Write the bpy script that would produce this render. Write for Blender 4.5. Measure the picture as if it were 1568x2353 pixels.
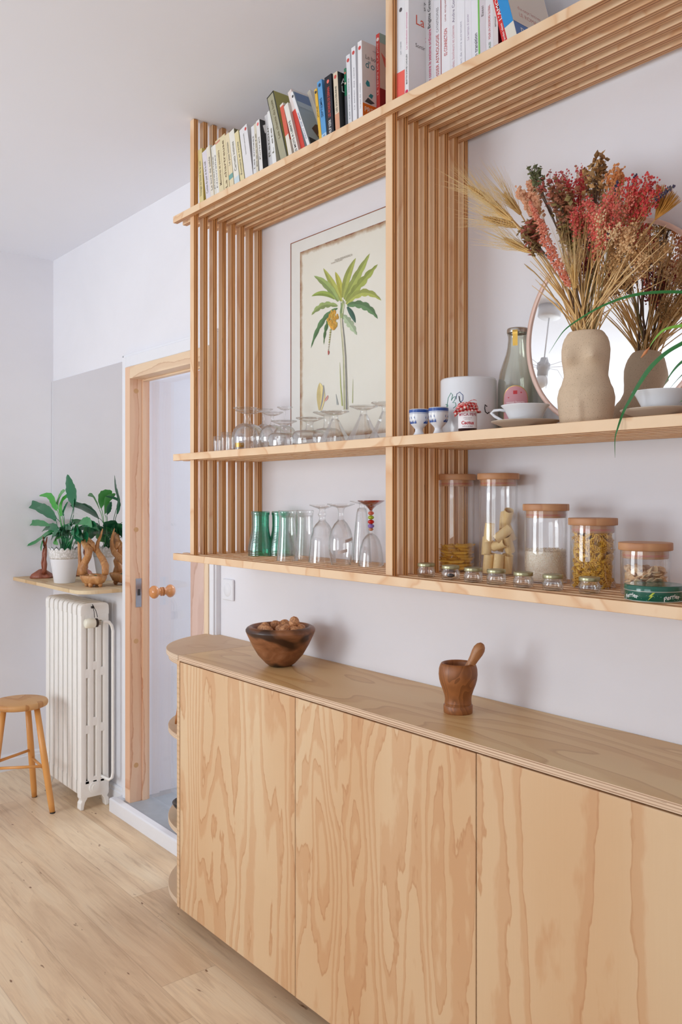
import bpy, bmesh, math, random
from mathutils import Vector, Matrix, Euler
random.seed(7)
PI = math.pi
scene = bpy.context.scene
COL = scene.collection
for o in list(bpy.data.objects): bpy.data.objects.remove(o)

# ------------------------------------------------------------------ camera, light, exposure
FPX, CX, HY = 1950.0, 784.0, 1142.0            # focal length in pixels, principal column, horizon row of the 1568 x 2353 photo
AZ = math.atan(1599/1950.0); CA, SA = math.cos(AZ), math.sin(AZ)
CAMY, CAMZ = -1.792, 1.5
cam_d = bpy.data.cameras.new('camera'); cam = bpy.data.objects.new('camera', cam_d); COL.objects.link(cam)
cam.location = (0, CAMY, CAMZ); cam.rotation_euler = (PI/2, 0, math.atan2(CA, SA))
cam_d.sensor_fit = 'HORIZONTAL'; cam_d.sensor_width = 24; cam_d.lens = FPX/1568*24
cam_d.shift_y = -(1176.5-HY)/1568; cam_d.clip_start = .02
scene.camera = cam
scene.view_settings.view_transform = 'Standard'; scene.view_settings.look = 'None'
scene.view_settings.gamma = 1; scene.view_settings.use_curve_mapping = False
scene.view_settings.exposure = -0.72
scene.cycles.transparent_max_bounces = 48; scene.cycles.max_bounces = 14; scene.cycles.diffuse_bounces = 7; scene.cycles.glossy_bounces = 6
world = bpy.data.worlds.new('sky'); scene.world = world; world.use_nodes = True
world.node_tree.nodes['Background'].inputs[0].default_value = (.80, .88, 1.0, 1)
world.node_tree.nodes['Background'].inputs[1].default_value = 2.5

def area(name, loc, rot, sx, sy, power, color):
    l = bpy.data.lights.new(name, 'AREA'); l.shape = 'RECTANGLE'; l.size = sx; l.size_y = sy; l.energy = power; l.color = color
    o = bpy.data.objects.new(name, l); o.location = loc; o.rotation_euler = rot; COL.objects.link(o); return o
# daylight through the two windows of the wall behind the photographer; an added ceiling fill brightens the windowless passage
area('window_daylight', (-3.15, -4.12, 1.48), (PI/2+.34, 0, 0), 1.7, 1.5, 122, (.895, .965, 1.0))
area('window_daylight', (-0.55, -4.12, 1.48), (PI/2+.34, 0, 0), 1.7, 1.5, 42, (.905, .965, 1.0))
area('passage_fill', (-3.2, 1.6, 2.5), (0, 0, 0), .9, 1.4, 44, (.92, .975, 1.0))

# ------------------------------------------------------------------ helpers
def lin(c):
    c = c/255.0
    return c/12.92 if c <= .04045 else ((c+.055)/1.055)**2.4
def rgb(t, k=1.0): return tuple(min(lin(v)*k, .95) for v in t)+(1,)
def ray(px, py):
    u = (px-CX)/FPX; v = (HY-py)/FPX
    return Vector((-CA+u*SA, SA+u*CA, v))
def atY(px, py, Y):
    d = ray(px, py); t = (Y-CAMY)/d.y
    return Vector((d.x*t, Y, CAMZ+d.z*t))
def atF(px, py, fw):
    d = ray(px, py)
    return Vector((d.x*fw, CAMY+d.y*fw, CAMZ+d.z*fw))

class MB:
    def __init__(s): s.v = []; s.f = []; s.mi = []; s.sm = []
    def add(s, vs, fs, m=0, smooth=False):
        b = len(s.v); s.v += [tuple(v) for v in vs]
        for f in fs: s.f.append([b+i for i in f]); s.mi.append(m); s.sm.append(smooth)
    def box(s, x0, x1, y0, y1, z0, z1, m=0, M=None):
        vs = [Vector((x, y, z)) for z in (z0, z1) for y in (y0, y1) for x in (x0, x1)]
        if M: vs = [M@v for v in vs]
        s.add(vs, [(0,2,3,1),(4,5,7,6),(0,1,5,4),(2,6,7,3),(0,4,6,2),(1,3,7,5)], m)
    def lathe(s, prof, n=32, M=None, m=0, smooth=True, c=(0,0,0), mod=None):
        vs = []; fs = []
        for i, (r, z) in enumerate(prof):
            for k in range(n):
                a = 2*PI*k/n; rr = r if mod is None else mod(r, z, a)
                vs.append(Vector((c[0]+rr*math.cos(a), c[1]+rr*math.sin(a), c[2]+z)))
        if M: vs = [M@v for v in vs]
        for i in range(len(prof)-1):
            for k in range(n):
                fs.append((i*n+k, i*n+(k+1)%n, (i+1)*n+(k+1)%n, (i+1)*n+k))
        s.add(vs, fs, m, smooth)
    def cyl(s, r, z0, z1, n=32, c=(0,0,0), m=0, M=None, smooth=True):
        s.lathe([(0,z0),(r,z0)], n, M, m, False, c); s.lathe([(r,z0),(r,z1)], n, M, m, smooth, c); s.lathe([(r,z1),(0,z1)], n, M, m, False, c)
    def tube(s, pts, r, n=8, m=0, smooth=True, cap=True):
        pts = [Vector(p) for p in pts]; N = len(pts)
        rs = r if isinstance(r, (list, tuple)) else [r]*N
        vs = []; fs = []; ref = None
        for i, p in enumerate(pts):
            t = (pts[min(i+1, N-1)]-pts[max(i-1, 0)])
            if t.length < 1e-9: t = Vector((0,0,1))
            t.normalize()
            if ref is None: ref = t.orthogonal().normalized()
            ref = (ref - t*ref.dot(t))
            if ref.length < 1e-6: ref = t.orthogonal()
            ref.normalize(); bn = t.cross(ref)
            for k in range(n):
                a = 2*PI*k/n; vs.append(p+(ref*math.cos(a)+bn*math.sin(a))*rs[i])
        for i in range(N-1):
            for k in range(n): fs.append((i*n+k, i*n+(k+1)%n, (i+1)*n+(k+1)%n, (i+1)*n+k))
        if cap: fs.append(tuple(range(n))[::-1]); fs.append(tuple((N-1)*n+k for k in range(n)))
        s.add(vs, fs, m, smooth)
    def prism(s, pts, axis, a, b, m=0):
        # pts: 2-D outline; axis 'x','y','z' is the extrusion direction
        n = len(pts)
        def P(p, h):
            return {'x': (h, p[0], p[1]), 'y': (p[0], h, p[1]), 'z': (p[0], p[1], h)}[axis]
        vs = [P(p, a) for p in pts]+[P(p, b) for p in pts]
        fs = [tuple(range(n)), tuple(range(2*n-1, n-1, -1))]+[(i, i+n, (i+1)%n+n, (i+1)%n) for i in range(n)]
        s.add(vs, fs, m)
    def blob(s, c, r, m=0, seed=None, M=None, smooth=False):
        # small octahedron-like floret / seed
        x, y, z = c; rx, ry, rz = (r, r, r) if not isinstance(r, (tuple, list)) else r
        vs = [Vector(v) for v in ((rx,0,0),(-rx,0,0),(0,ry,0),(0,-ry,0),(0,0,rz),(0,0,-rz))]
        R = M if M else Matrix.Identity(3)
        vs = [R@v+Vector(c) for v in vs]
        s.add(vs, [(0,2,4),(2,1,4),(1,3,4),(3,0,4),(2,0,5),(1,2,5),(3,1,5),(0,3,5)], m, smooth)
    def ball(s, c, r, n=12, m=0, M=None, mod=None):
        rx, ry, rz = (r, r, r) if not isinstance(r, (tuple, list)) else r
        h = n//2; vs = []; fs = []
        for i in range(h+1):
            th = PI*i/h
            for k in range(n):
                a = 2*PI*k/n; q = 1 if mod is None else mod(th, a)
                v = Vector((rx*math.sin(th)*math.cos(a)*q, ry*math.sin(th)*math.sin(a)*q, rz*math.cos(th)*q))
                if M: v = M@v
                vs.append(v+Vector(c))
        for i in range(h):
            for k in range(n): fs.append((i*n+k, (i+1)*n+k, (i+1)*n+(k+1)%n, i*n+(k+1)%n))
        s.add(vs, fs, m, True)
    def leaf(s, pts, w, m=0, up=Vector((0,0,1)), fold=.25, thick=0):
        # blade along a curve; w is the list of half widths
        pts = [Vector(p) for p in pts]; N = len(pts); vs = []; fs = []
        for i, p in enumerate(pts):
            t = (pts[min(i+1,N-1)]-pts[max(i-1,0)]).normalized()
            sd = t.cross(up)
            if sd.length < 1e-4: sd = t.orthogonal()
            sd.normalize(); nn = sd.cross(t).normalized()
            vs += [p-sd*w[i]+nn*w[i]*fold, p, p+sd*w[i]+nn*w[i]*fold]
        for i in range(N-1):
            a = i*3
            fs += [(a, a+1, a+4, a+3), (a+1, a+2, a+5, a+4)]
        s.add(vs, fs, m, True)
    def build(s, name, mats, parent=None, loc=None, bevel=0, subsurf=0, seg=2, merge=False, solid=0):
        me = bpy.data.meshes.new(name); me.from_pydata(s.v, [], s.f)
        if not isinstance(mats, (list, tuple)): mats = [mats]
        for mt in mats: me.materials.append(mt)
        for p, mi, sm in zip(me.polygons, s.mi, s.sm): p.material_index = mi; p.use_smooth = sm
        if merge:
            bm = bmesh.new(); bm.from_mesh(me); bmesh.ops.remove_doubles(bm, verts=bm.verts, dist=1e-5)
            bmesh.ops.recalc_face_normals(bm, faces=bm.faces); bm.to_mesh(me); bm.free()
        me.update()
        o = bpy.data.objects.new(name, me); COL.objects.link(o)
        if parent is not None: o.parent = parent
        if loc is not None: o.location = loc
        if solid:
            md = o.modifiers.new('s', 'SOLIDIFY'); md.thickness = solid; md.offset = 0
        if bevel:
            md = o.modifiers.new('b', 'BEVEL'); md.width = bevel; md.segments = seg; md.limit_method = 'ANGLE'; md.angle_limit = .6
        if subsurf:
            md = o.modifiers.new('u', 'SUBSURF'); md.levels = subsurf; md.render_levels = subsurf
        return o
def thing(name, label, cat, loc=(0,0,0), rz=0, group=None):
    o = bpy.data.objects.new(name, None); COL.objects.link(o); o.empty_display_size = .05
    o.location = loc; o.rotation_euler = (0, 0, rz); o['label'] = label; o['category'] = cat
    if group: o['group'] = group
    return o
def tag(o, label, cat, group=None, kind=None):
    o['label'] = label; o['category'] = cat
    if group: o['group'] = group
    if kind: o['kind'] = kind
    return o
def struct(o): o['kind'] = 'structure'; return o
def sempty(name, loc=(0,0,0)):
    o = bpy.data.objects.new(name, None); COL.objects.link(o); o.location = loc; o['kind'] = 'structure'; return o
def copy_tree(o, parent=None):
    c = o.copy(); COL.objects.link(c); c.parent = parent
    for ch in [k for k in bpy.data.objects if k.parent == o]: copy_tree(ch, c)
    return c
def add_text(s, size, mat, parent, M, name='title', align='LEFT', ext=.0001, wide=1.0, bold=0, cyl=None):
    cu = bpy.data.curves.new('t', 'FONT'); cu.body = s; cu.size = size; cu.align_x = align; cu.align_y = 'CENTER'
    cu.extrude = ext; cu.resolution_u = 3; cu.offset = bold*size
    if cyl: cu.resolution_u = 4
    to = bpy.data.objects.new('t', cu); COL.objects.link(to)
    bpy.context.view_layer.update()
    me = bpy.data.meshes.new_from_object(to.evaluated_get(bpy.context.evaluated_depsgraph_get()))
    bpy.data.objects.remove(to); bpy.data.curves.remove(cu)
    for v in me.vertices:
        v.co.x *= wide
        if cyl:      # wrap round a vertical cylinder of radius cyl: local x along the circumference
            a = v.co.x/cyl; v.co = Vector((math.sin(a)*(cyl+.0004+v.co.z), v.co.y, (cyl+.0004+v.co.z)*math.cos(a)-cyl))
    me.transform(M); me.materials.clear(); me.materials.append(mat)
    o = bpy.data.objects.new(name, me); COL.objects.link(o); o.parent = parent
    return o
def basis(o, x, y, z):
    m = Matrix.Identity(4)
    for i, a in enumerate((x, y, z)):
        for r in range(3): m[r][i] = a[r]
    for r in range(3): m[r][3] = o[r]
    return m

# ------------------------------------------------------------------ materials
class NT:
    def __init__(s, name):
        s.m = bpy.data.materials.new(name); s.m.use_nodes = True; s.t = s.m.node_tree; s.n = s.t.nodes; s.l = s.t.links
        s.b = s.n['Principled BSDF']; s.out = s.n['Material Output']
    def node(s, typ, **kw):
        n = s.n.new(typ)
        for k, v in kw.items(): setattr(n, k, v)
        return n
    def link(s, a, b): s.l.new(a, b)
    def coord(s, kind='Object'): return s.node('ShaderNodeTexCoord').outputs[kind]
    def mapping(s, vec, scale=(1,1,1), loc=(0,0,0), rot=(0,0,0)):
        n = s.node('ShaderNodeMapping'); s.link(vec, n.inputs[0])
        n.inputs['Location'].default_value = loc; n.inputs['Rotation'].default_value = rot; n.inputs['Scale'].default_value = scale
        return n.outputs[0]
    def noise(s, vec, scale=5, detail=2, rough=.5, dist=0):
        n = s.node('ShaderNodeTexNoise'); s.link(vec, n.inputs['Vector'])
        n.inputs['Scale'].default_value = scale; n.inputs['Detail'].default_value = detail
        n.inputs['Roughness'].default_value = rough; n.inputs['Distortion'].default_value = dist
        return n.outputs[0]
    def math(s, op, a, b=None, c=None, clamp=False):
        n = s.node('ShaderNodeMath', operation=op, use_clamp=clamp)
        for i, v in enumerate((a, b, c)):
            if v is None: continue
            if isinstance(v, (int, float)): n.inputs[i].default_value = v
            else: s.link(v, n.inputs[i])
        return n.outputs[0]
    def ramp(s, fac, stops, interp='LINEAR'):
        n = s.node('ShaderNodeValToRGB'); s.link(fac, n.inputs[0]); cr = n.color_ramp; cr.interpolation = interp
        while len(cr.elements) < len(stops): cr.elements.new(.5)
        for e, (p, c) in zip(cr.elements, stops): e.position = p; e.color = c
        return n.outputs[0]
    def mix(s, fac, a, b, mode='MIX'):
        n = s.node('ShaderNodeMix', data_type='RGBA', blend_type=mode)
        for i, v in ((0, fac), (6, a), (7, b)):
            if isinstance(v, (int, float)): n.inputs[i].default_value = v
            elif isinstance(v, tuple): n.inputs[i].default_value = v
            else: s.link(v, n.inputs[i])
        return n.outputs[2]
    def sep(s, vec):
        n = s.node('ShaderNodeSeparateXYZ'); s.link(vec, n.inputs[0]); return n.outputs
    def comb(s, x, y, z):
        n = s.node('ShaderNodeCombineXYZ')
        for i, v in enumerate((x, y, z)):
            if isinstance(v, (int, float)): n.inputs[i].default_value = v
            else: s.link(v, n.inputs[i])
        return n.outputs[0]
    def bump(s, h, strength=.2, dist=.002):
        n = s.node('ShaderNodeBump'); n.inputs['Strength'].default_value = strength; n.inputs['Distance'].default_value = dist
        s.link(h, n.inputs['Height']); s.link(n.outputs[0], s.b.inputs['Normal'])
    def base(s, c): 
        if isinstance(c, tuple): s.b.inputs['Base Color'].default_value = c
        else: s.link(c, s.b.inputs['Base Color'])
    def set(s, **kw):
        for k, v in kw.items(): s.b.inputs[k.replace('_', ' ')].default_value = v
        return s.m
_pc = {}
def paint(name, c, rough=.5, var=.04, scale=30, k=1.0, bump=0, **kw):
    key = (name, c, rough, k)
    if key in _pc: return _pc[key]
    N = NT(name); co = N.coord(); f = N.noise(co, scale, 3)
    a = rgb(c, k*(1-var)); b = rgb(c, k*(1+var)); N.base(N.mix(f, a, b))
    if bump: N.bump(N.noise(co, scale*4, 2), bump, .001)
    N.set(Roughness=rough, **kw); _pc[key] = N.m; return N.m

def plaster(name, c, k=1.0, mottle=.05):
    N = NT(name); co = N.coord()
    f = N.noise(N.mapping(co, (1,1,1.3)), 1.6, 5, .6, .4); g = N.noise(co, 90, 2)
    N.base(N.mix(f, rgb(c, k*(1-mottle)), rgb(c, k*(1+mottle*.6))))
    h = N.math('ADD', N.math('MULTIPLY', f, 1.0), N.math('MULTIPLY', g, .08))
    N.bump(h, .22, .01); N.set(Roughness=.75); return N.m
M_wall = plaster('wall_plaster', (233,232,237), 1.0, .075)
M_wallshade = M_wall
M_ceil = plaster('ceiling_paint', (236,238,246), 1.0, .015)
M_white = paint('white_gloss_paint', (232,233,238), .35, .015)
M_white2 = paint('white_enamel', (244,242,238), .28, .02)

def pine(name, axis, light=(222,192,154), mid=(213,174,134), dark=(201,156,114), k=1.0, freq=9, tilt=5.0, sc=2.2, rough=.48, seed=0, stretch=.22, across='x', jag=.55):
    """veneer of pine plywood: contour bands of a stretched height field give the flame figure. axis = grain direction"""
    N = NT(name); co = N.coord(); X, Y, Z = N.sep(co)
    A = {'x': X, 'y': Y, 'z': Z}; al = A[axis]; ac = A[across]
    al_s = N.math('MULTIPLY', al, stretch)
    v = N.comb(N.math('ADD', ac, seed*3.7), al_s, 0)
    h = N.noise(v, sc*2.0, 2.0, .45, .25)
    j = N.noise(N.comb(ac, N.math('MULTIPLY', al, .30), seed), 26, 3, .55)
    fine = N.noise(N.comb(ac, N.math('MULTIPLY', al, .03), 0), 220, 2, .5)
    t = N.math('ADD', N.math('MULTIPLY', h, freq), N.math('MULTIPLY', ac, tilt))
    t = N.math('ADD', t, N.math('MULTIPLY', j, jag))
    sw = N.math('FRACT', t)
    band = N.ramp(sw, [(0, rgb(light, k)), (.46, rgb(light, k)), (.60, rgb(mid, k)), (.84, rgb(mid, k)), (.93, rgb(dark, k)), (.97, rgb(light, k))])
    p = N.noise(N.comb(ac, N.math('MULTIPLY', al, .25), seed+5), 2.2, 2)
    patch = N.ramp(p, [(.38, (1,1,1,1)), (.66, rgb((238,214,190), 1.0))])
    c = N.mix(.75, band, patch, 'MULTIPLY')
    c = N.mix(N.math('MULTIPLY', fine, .16), c, rgb(dark, k))
    N.base(c); N.bump(fine, .06, .0006); N.set(Roughness=rough); return N.m
M_door = pine('cabinet_door_veneer', 'z', freq=11, tilt=7, sc=1.5)
M_top = pine('worktop_veneer', 'x', light=(228,200,148), mid=(218,184,130), dark=(202,164,112), k=1.0, freq=9, tilt=8, sc=1.8, across='y', rough=.38, stretch=.30, jag=.18)
M_side = pine('side_panel_veneer', 'z', across='y', k=1.05)

def edge_ply(name, axis, period, light=(222,196,164), dark=(176,134,98), run='x', veneer=None, normal='y', k=1.05, phase=0.0, layers=5, voids=.5, fig=4.0):
    """plywood: veneer on the faces whose normal is 'normal', lamination stripes stacked along 'axis' on the others"""
    N = NT(name); co = N.coord(); S = dict(zip('xyz', N.sep(co)))
    g = N.node('ShaderNodeNewGeometry'); NS = dict(zip('xyz', N.sep(g.outputs['Normal'])))
    isv = N.math('GREATER_THAN', N.math('ABSOLUTE', NS[normal]), .6)
    u = N.math('ADD', N.math('DIVIDE', S[axis], period), phase); fr = N.math('FRACT', u); idx = N.math('FLOOR', u)
    others = [a for a in 'xyz' if a != axis]
    st = N.math('FRACT', N.math('MULTIPLY', fr, layers/2))
    al = N.math('ADD', S[others[0]], S[others[1]])
    wob = N.noise(N.comb(N.math('MULTIPLY', al, 2.0), N.math('MULTIPLY', S[axis], 500), idx), 1.5, 3, .6)
    st2 = N.math('ADD', st, N.math('MULTIPLY', N.math('SUBTRACT', wob, .5), .9))
    c1 = N.ramp(st2, [(.25, rgb(light, k)), (.5, rgb(dark, k)), (.62, rgb(dark, k)), (.8, rgb(light, k))])
    vd = N.noise(N.comb(N.math('MULTIPLY', al, 14.0), N.math('MULTIPLY', S[axis], 420), N.math('ADD', idx, 9)), 1.0, 2, .5)
    c1 = N.mix(N.math('MULTIPLY', N.math('GREATER_THAN', vd, .70), voids), c1, rgb((92,58,34)))
    tone = N.node('ShaderNodeTexWhiteNoise', noise_dimensions='1D'); N.link(idx, tone.inputs['W'])
    # veneer
    r = S[run]; other = [a for a in 'xyz' if a not in (run, normal)][0]
    hv = N.noise(N.comb(N.math('MULTIPLY', r, .35 if run == 'z' else 1.1), N.math('MULTIPLY', S[other], 1.0), N.math('MULTIPLY', idx, 3.1)), 5, 2, .5, .4)
    sw = N.math('FRACT', N.math('MULTIPLY', hv, fig))
    vl, vm, vk = veneer
    c2 = N.ramp(sw, [(0, rgb(vl, k)), (.35, rgb(vl, k)), (.80, rgb(vm, k)), (.90, rgb(vk, k)), (1, rgb(vl, k))])
    c = N.mix(isv, c1, c2)
    c = N.mix(.30, c, N.ramp(tone.outputs['Value'], [(0, rgb((236,206,180))), (1, (1,1,1,1))]), 'MULTIPLY')
    N.base(c); N.set(Roughness=.55); return N.m
PITCH, ST = .0388, .0186
VN = ((230,202,168), (224,190,152), (216,174,134))
M_hs = edge_ply('shelf_slat_ply', 'y', PITCH/2, (214,166,118), (136,86,48), 'x', VN, 'y')
M_vs = edge_ply('upright_slat_ply', 'y', PITCH/2, (226,168,104), (128,72,32), 'z', VN, 'y', voids=.8)
M_topedge = edge_ply('worktop_edge_ply', 'z', .018, (226,200,172), (170,132,102), 'x', ((212,182,146), (204,166,126), (188,145,108)), 'z', 1.0, layers=6, voids=.85)
M_capedge = edge_ply('rounded_end_ply', 'z', .018, (224,204,180), (190,160,134), 'y', ((214,188,156), (210,182,150), (204,174,142)), 'z', 1.0, layers=6, voids=0, fig=3)
M_timber = pine('door_frame_pine', 'z', light=(232,200,172), mid=(226,188,160), dark=(206,156,124), k=1.05, freq=5, tilt=16, sc=1.2, across='y', rough=.5)
M_timber_x = pine('door_frame_pine_lintel', 'x', light=(230,206,176), mid=(222,194,164), dark=(204,168,136), k=1.05, freq=5, tilt=16, sc=1.2, across='z', rough=.5)
M_timber_z = pine('door_frame_pine_post', 'z', light=(230,206,176), mid=(222,194,164), dark=(204,168,136), k=1.05, freq=4, tilt=16, sc=1.2, across='x', rough=.5)
M_pinkboard = pine('door_stile_wood', 'z', light=(222,198,190), mid=(212,184,174), dark=(196,164,150), k=1.0, freq=6, tilt=14, sc=1.4, across='x', rough=.5)
M_shelfwood = pine('radiator_shelf_wood', 'x', light=(226,206,170), mid=(214,188,146), dark=(196,166,124), k=1.0, across='y')

def floor_mat():
    N = NT('oak_floor'); co = N.coord(); X, Y, Z = N.sep(co)
    PW, PL = .19, 1.9
    row = N.math('FLOOR', N.math('DIVIDE', Y, PW)); 
    wn = N.node('ShaderNodeTexWhiteNoise', noise_dimensions='1D'); N.link(row, wn.inputs['W'])
    xo = N.math('ADD', N.math('DIVIDE', X, PL), N.math('MULTIPLY', wn.outputs['Value'], 7.3))
    pid = N.math('ADD', N.math('FLOOR', xo), N.math('MULTIPLY', row, 13.7))
    wn2 = N.node('ShaderNodeTexWhiteNoise', noise_dimensions='1D'); N.link(pid, wn2.inputs['W'])
    fy = N.math('FRACT', N.math('DIVIDE', Y, PW)); fx = N.math('FRACT', xo)
    def near(f, w): return N.math('MAXIMUM', N.math('LESS_THAN', f, w), N.math('GREATER_THAN', f, 1-w))
    seam = N.math('MAXIMUM', near(fy, .008), near(fx, .0008))
    v = N.comb(N.math('MULTIPLY', X, .7), N.math('MULTIPLY', Y, 5.0), N.math('MULTIPLY', pid, 1.7))
    g = N.noise(v, 2.4, 5, .6, .8)
    rings = N.math('FRACT', N.math('MULTIPLY', N.noise(v, 1.2, 2, .5, .5), 9))
    fine = N.noise(N.comb(N.math('MULTIPLY', X, 3), N.math('MULTIPLY', Y, 120), 0), 1.5, 2)
    c = N.ramp(g, [(.25, rgb((222,196,166))), (.5, rgb((246,224,192))), (.75, rgb((251,234,206)))])
    c = N.mix(N.math('MULTIPLY', rings, .10), c, rgb((188,156,124)))
    c = N.mix(N.math('MULTIPLY', fine, .30), c, rgb((180,146,112)))
    st_ = N.noise(N.comb(N.math('MULTIPLY', X, 1.6), N.math('MULTIPLY', Y, 26), pid), 1.6, 4, .65, .6)
    c = N.mix(N.ramp(st_, [(.52, (0,0,0,1)), (.75, (.55,.55,.55,1))]), c, rgb((168,132,100)))
    kn = N.noise(N.comb(N.math('MULTIPLY', X, 3.5), N.math('MULTIPLY', Y, 9), pid), 4.2, 2)
    c = N.mix(N.ramp(kn, [(.708, (0,0,0,1)), (.765, (1,1,1,1))]), c, rgb((136,100,72)))
    tint = N.ramp(wn2.outputs['Value'], [(0, rgb((228,216,204))), (.5, rgb((255,252,248))), (1, rgb((240,230,218)))])
    c = N.mix(.8, c, tint, 'MULTIPLY')
    c = N.mix(N.math('MULTIPLY', seam, .26), c, rgb((140,108,82)))
    N.base(c); N.bump(g, .04, .001); N.set(Roughness=.42); return N.m
M_floor = floor_mat()

def thin_glass(name, col=(1,1,1), edge=(.75,.8,.8), refl=.10, power=2.6, rough=.02, dens=.0):
    """thin clear glass: transparent, brighter reflections and a faint tint towards the rim"""
    N = NT(name); N.n.remove(N.b)
    lw = N.node('ShaderNodeLayerWeight'); lw.inputs[0].default_value = .5
    f = N.math('POWER', lw.outputs['Facing'], power)
    tr = N.node('ShaderNodeBsdfTransparent'); N.link(N.mix(f, tuple(col)+(1,), tuple(edge)+(1,)), tr.inputs[0])
    gl = N.node('ShaderNodeBsdfGlossy'); gl.inputs['Roughness'].default_value = rough; gl.inputs['Color'].default_value = (1,1,1,1)
    fac = N.math('ADD', N.math('MULTIPLY', f, .70), refl, clamp=True)
    sc = N.noise(N.coord(), 60, 2); fac = N.math('MULTIPLY', fac, N.math('ADD', N.math('MULTIPLY', sc, .2), .9))
    mx = N.node('ShaderNodeMixShader'); N.link(fac, mx.inputs[0]); N.link(tr.outputs[0], mx.inputs[1]); N.link(gl.outputs[0], mx.inputs[2])
    N.link(mx.outputs[0], N.out.inputs[0]); return N.m
M_glass = thin_glass('clear_glass', (.99,.99,.99), (.66,.69,.69), .05, 2.0)
M_jarglass = thin_glass('jar_glass', (.99,.99,.99), (.76,.76,.76), .065, 3.0)
M_doorglass = thin_glass('door_glass', (.98,.985,.985), (.97,.975,.985), .03, 4)
M_ggreen = thin_glass('green_glass', (.50,.86,.76), (.02,.26,.18), .06, 1.1)
M_bottle = thin_glass('grey_bottle_glass', (.93,.94,.90), (.60,.61,.57), .06, 1.8)
M_gred = thin_glass('red_glass', (.55,.02,.02), (.30,.0,.0), .08, 1.0)
def bead(name, c): return thin_glass(name, c, tuple(v*.6 for v in c), .12, 1.2)
def mirror_mat(name, c=.93):
    N = NT(name); f = N.noise(N.coord(), 8, 2); N.base(N.mix(f, (c,c,c,1), (c*.99,c*.99,c*.995,1))); N.set(Metallic=1, Roughness=.012); return N.m
M_mirror = mirror_mat('silvered_mirror', .87); M_mirror2 = mirror_mat('old_mirror', .97)

# ------------------------------------------------------------------ the room
XL, XR, YB, ZC = -4.765, 1.6, -4.0, 2.84
b = MB(); b.box(XL-.1, XR+.1, YB-.1, .0, -.06, 0); struct(b.build('floor', M_floor))
b = MB(); b.box(XL-.1, XR+.1, YB-.1, .16, ZC, ZC+.08); struct(b.build('ceiling', M_ceil))
# main wall with the doorway (x -3.76 .. -2.985, up to 2.113)
DX0, DX1, DZ = -3.765, -2.985, 2.113
b = MB(); b.box(XL-.1, DX0, 0, .15, -.06, ZC); b.box(DX1, XR+.1, 0, .15, -.06, ZC); b.box(DX0, DX1, 0, .15, DZ, ZC); b.box(DX0, DX1, 0, .15, -.06, .03)
struct(b.build('wall_right', M_wall))
b = MB(); b.box(XL-.1, XL, YB-.1, 0, -.06, ZC); struct(b.build('wall_left', M_wall))
b = MB(); b.box(XR, XR+.1, YB-.1, 0, -.06, ZC); struct(b.build('wall_side', M_wall))
# wall behind the photographer with two windows
WIN = [(-4.0, -2.3), (-1.4, .3)]; WZ0, WZ1 = .78, 2.46
b = MB(); xs = [XL-.1]+[v for w in WIN for v in w]+[XR+.1]
for i in range(0, len(xs), 2): b.box(xs[i], xs[i+1], YB-.1, YB, -.06, ZC)
for w in WIN: b.box(w[0], w[1], YB-.1, YB, -.06, WZ0); b.box(w[0], w[1], YB-.1, YB, WZ1, ZC)
struct(b.build('wall_back', M_wall))
for i, w in enumerate(WIN):
    e = sempty('window_%d' % (i+1), (w[0], YB, WZ0)); W = w[1]-w[0]; H = WZ1-WZ0
    b = MB(); f = .06
    b.box(0, W, -.05, .02, 0, f); b.box(0, W, -.05, .02, H-f, H); b.box(0, f, -.05, .02, f, H-f); b.box(W-f, W, -.05, .02, f, H-f)
    b.box(W/2-.04, W/2+.04, -.05, .02, f, H-f)
    for sx in (W*.25, W*.75): b.box(sx-.012, sx+.012, -.045, .0, f, H-f)
    b.build('window_frame', M_white, e); b = MB(); b.box(f, W-f, -.03, -.026, f, H-f); b.build('glass', M_doorglass, e)
# passage behind the glass door
b = MB(); b.box(-3.90, -3.78, .15, 2.8, 0, 2.6); struct(b.build('wall_passage', M_wall))
b = MB(); b.box(-2.2, -2.1, .15, 2.8, 0, 2.6); b.box(-3.9, -2.1, 2.8, 2.9, 0, 2.6); struct(b.build('wall_passage_end', M_wall))
b = MB(); b.box(-3.9, -2.1, .15, 2.9, 2.6, 2.66); struct(b.build('ceiling_passage', M_ceil))
def tile_mat():
    N = NT('grey_threshold_tile'); co = N.coord(); f = N.noise(co, 14, 5, .6)
    N.base(N.mix(f, rgb((140,144,150)), rgb((172,176,182)))); N.set(Roughness=.45); return N.m
M_tile = tile_mat()
b = MB(); b.box(-3.9, -2.1, .0655, 2.9, -.02, .058, 0); struct(b.build('floor_passage', M_tile))
b = MB(); b.box(DX0+.005, DX1-.005, -.046, .066, .03, .0625, 0); struct(b.build('trim_4', M_tile))
# white plinth block carrying the door frame, its top edge broken
b = MB(); b.prism([(-.080,0),(-.080,.060),(-.074,.064),(-.048,.066),(-.046,.060),(0,.060),(0,0)], 'x', -3.835, -2.975); struct(b.build('trim_1', M_white, bevel=.002))

# baseboards
def baseboard(name, x0, x1, y0, y1, prof_axis):
    b = MB(); pr = [(0,0),(.016,0),(.016,.062),(.012,.066),(.012,.080),(.006,.088),(0,.088)]
    if prof_axis == 'x': b.prism([(-p[0], p[1]) for p in pr], 'x', x0, x1)       # runs along x at y=0
    else: b.prism([(XL+p[0], p[1]) for p in pr], 'y', y0, y1)
    return struct(b.build(name, M_white))
baseboard('baseboard_right', XL+.016, -3.835, 0, 0, 'x'); baseboard('baseboard_left', 0, 0, YB, 0, 'y')

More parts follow.
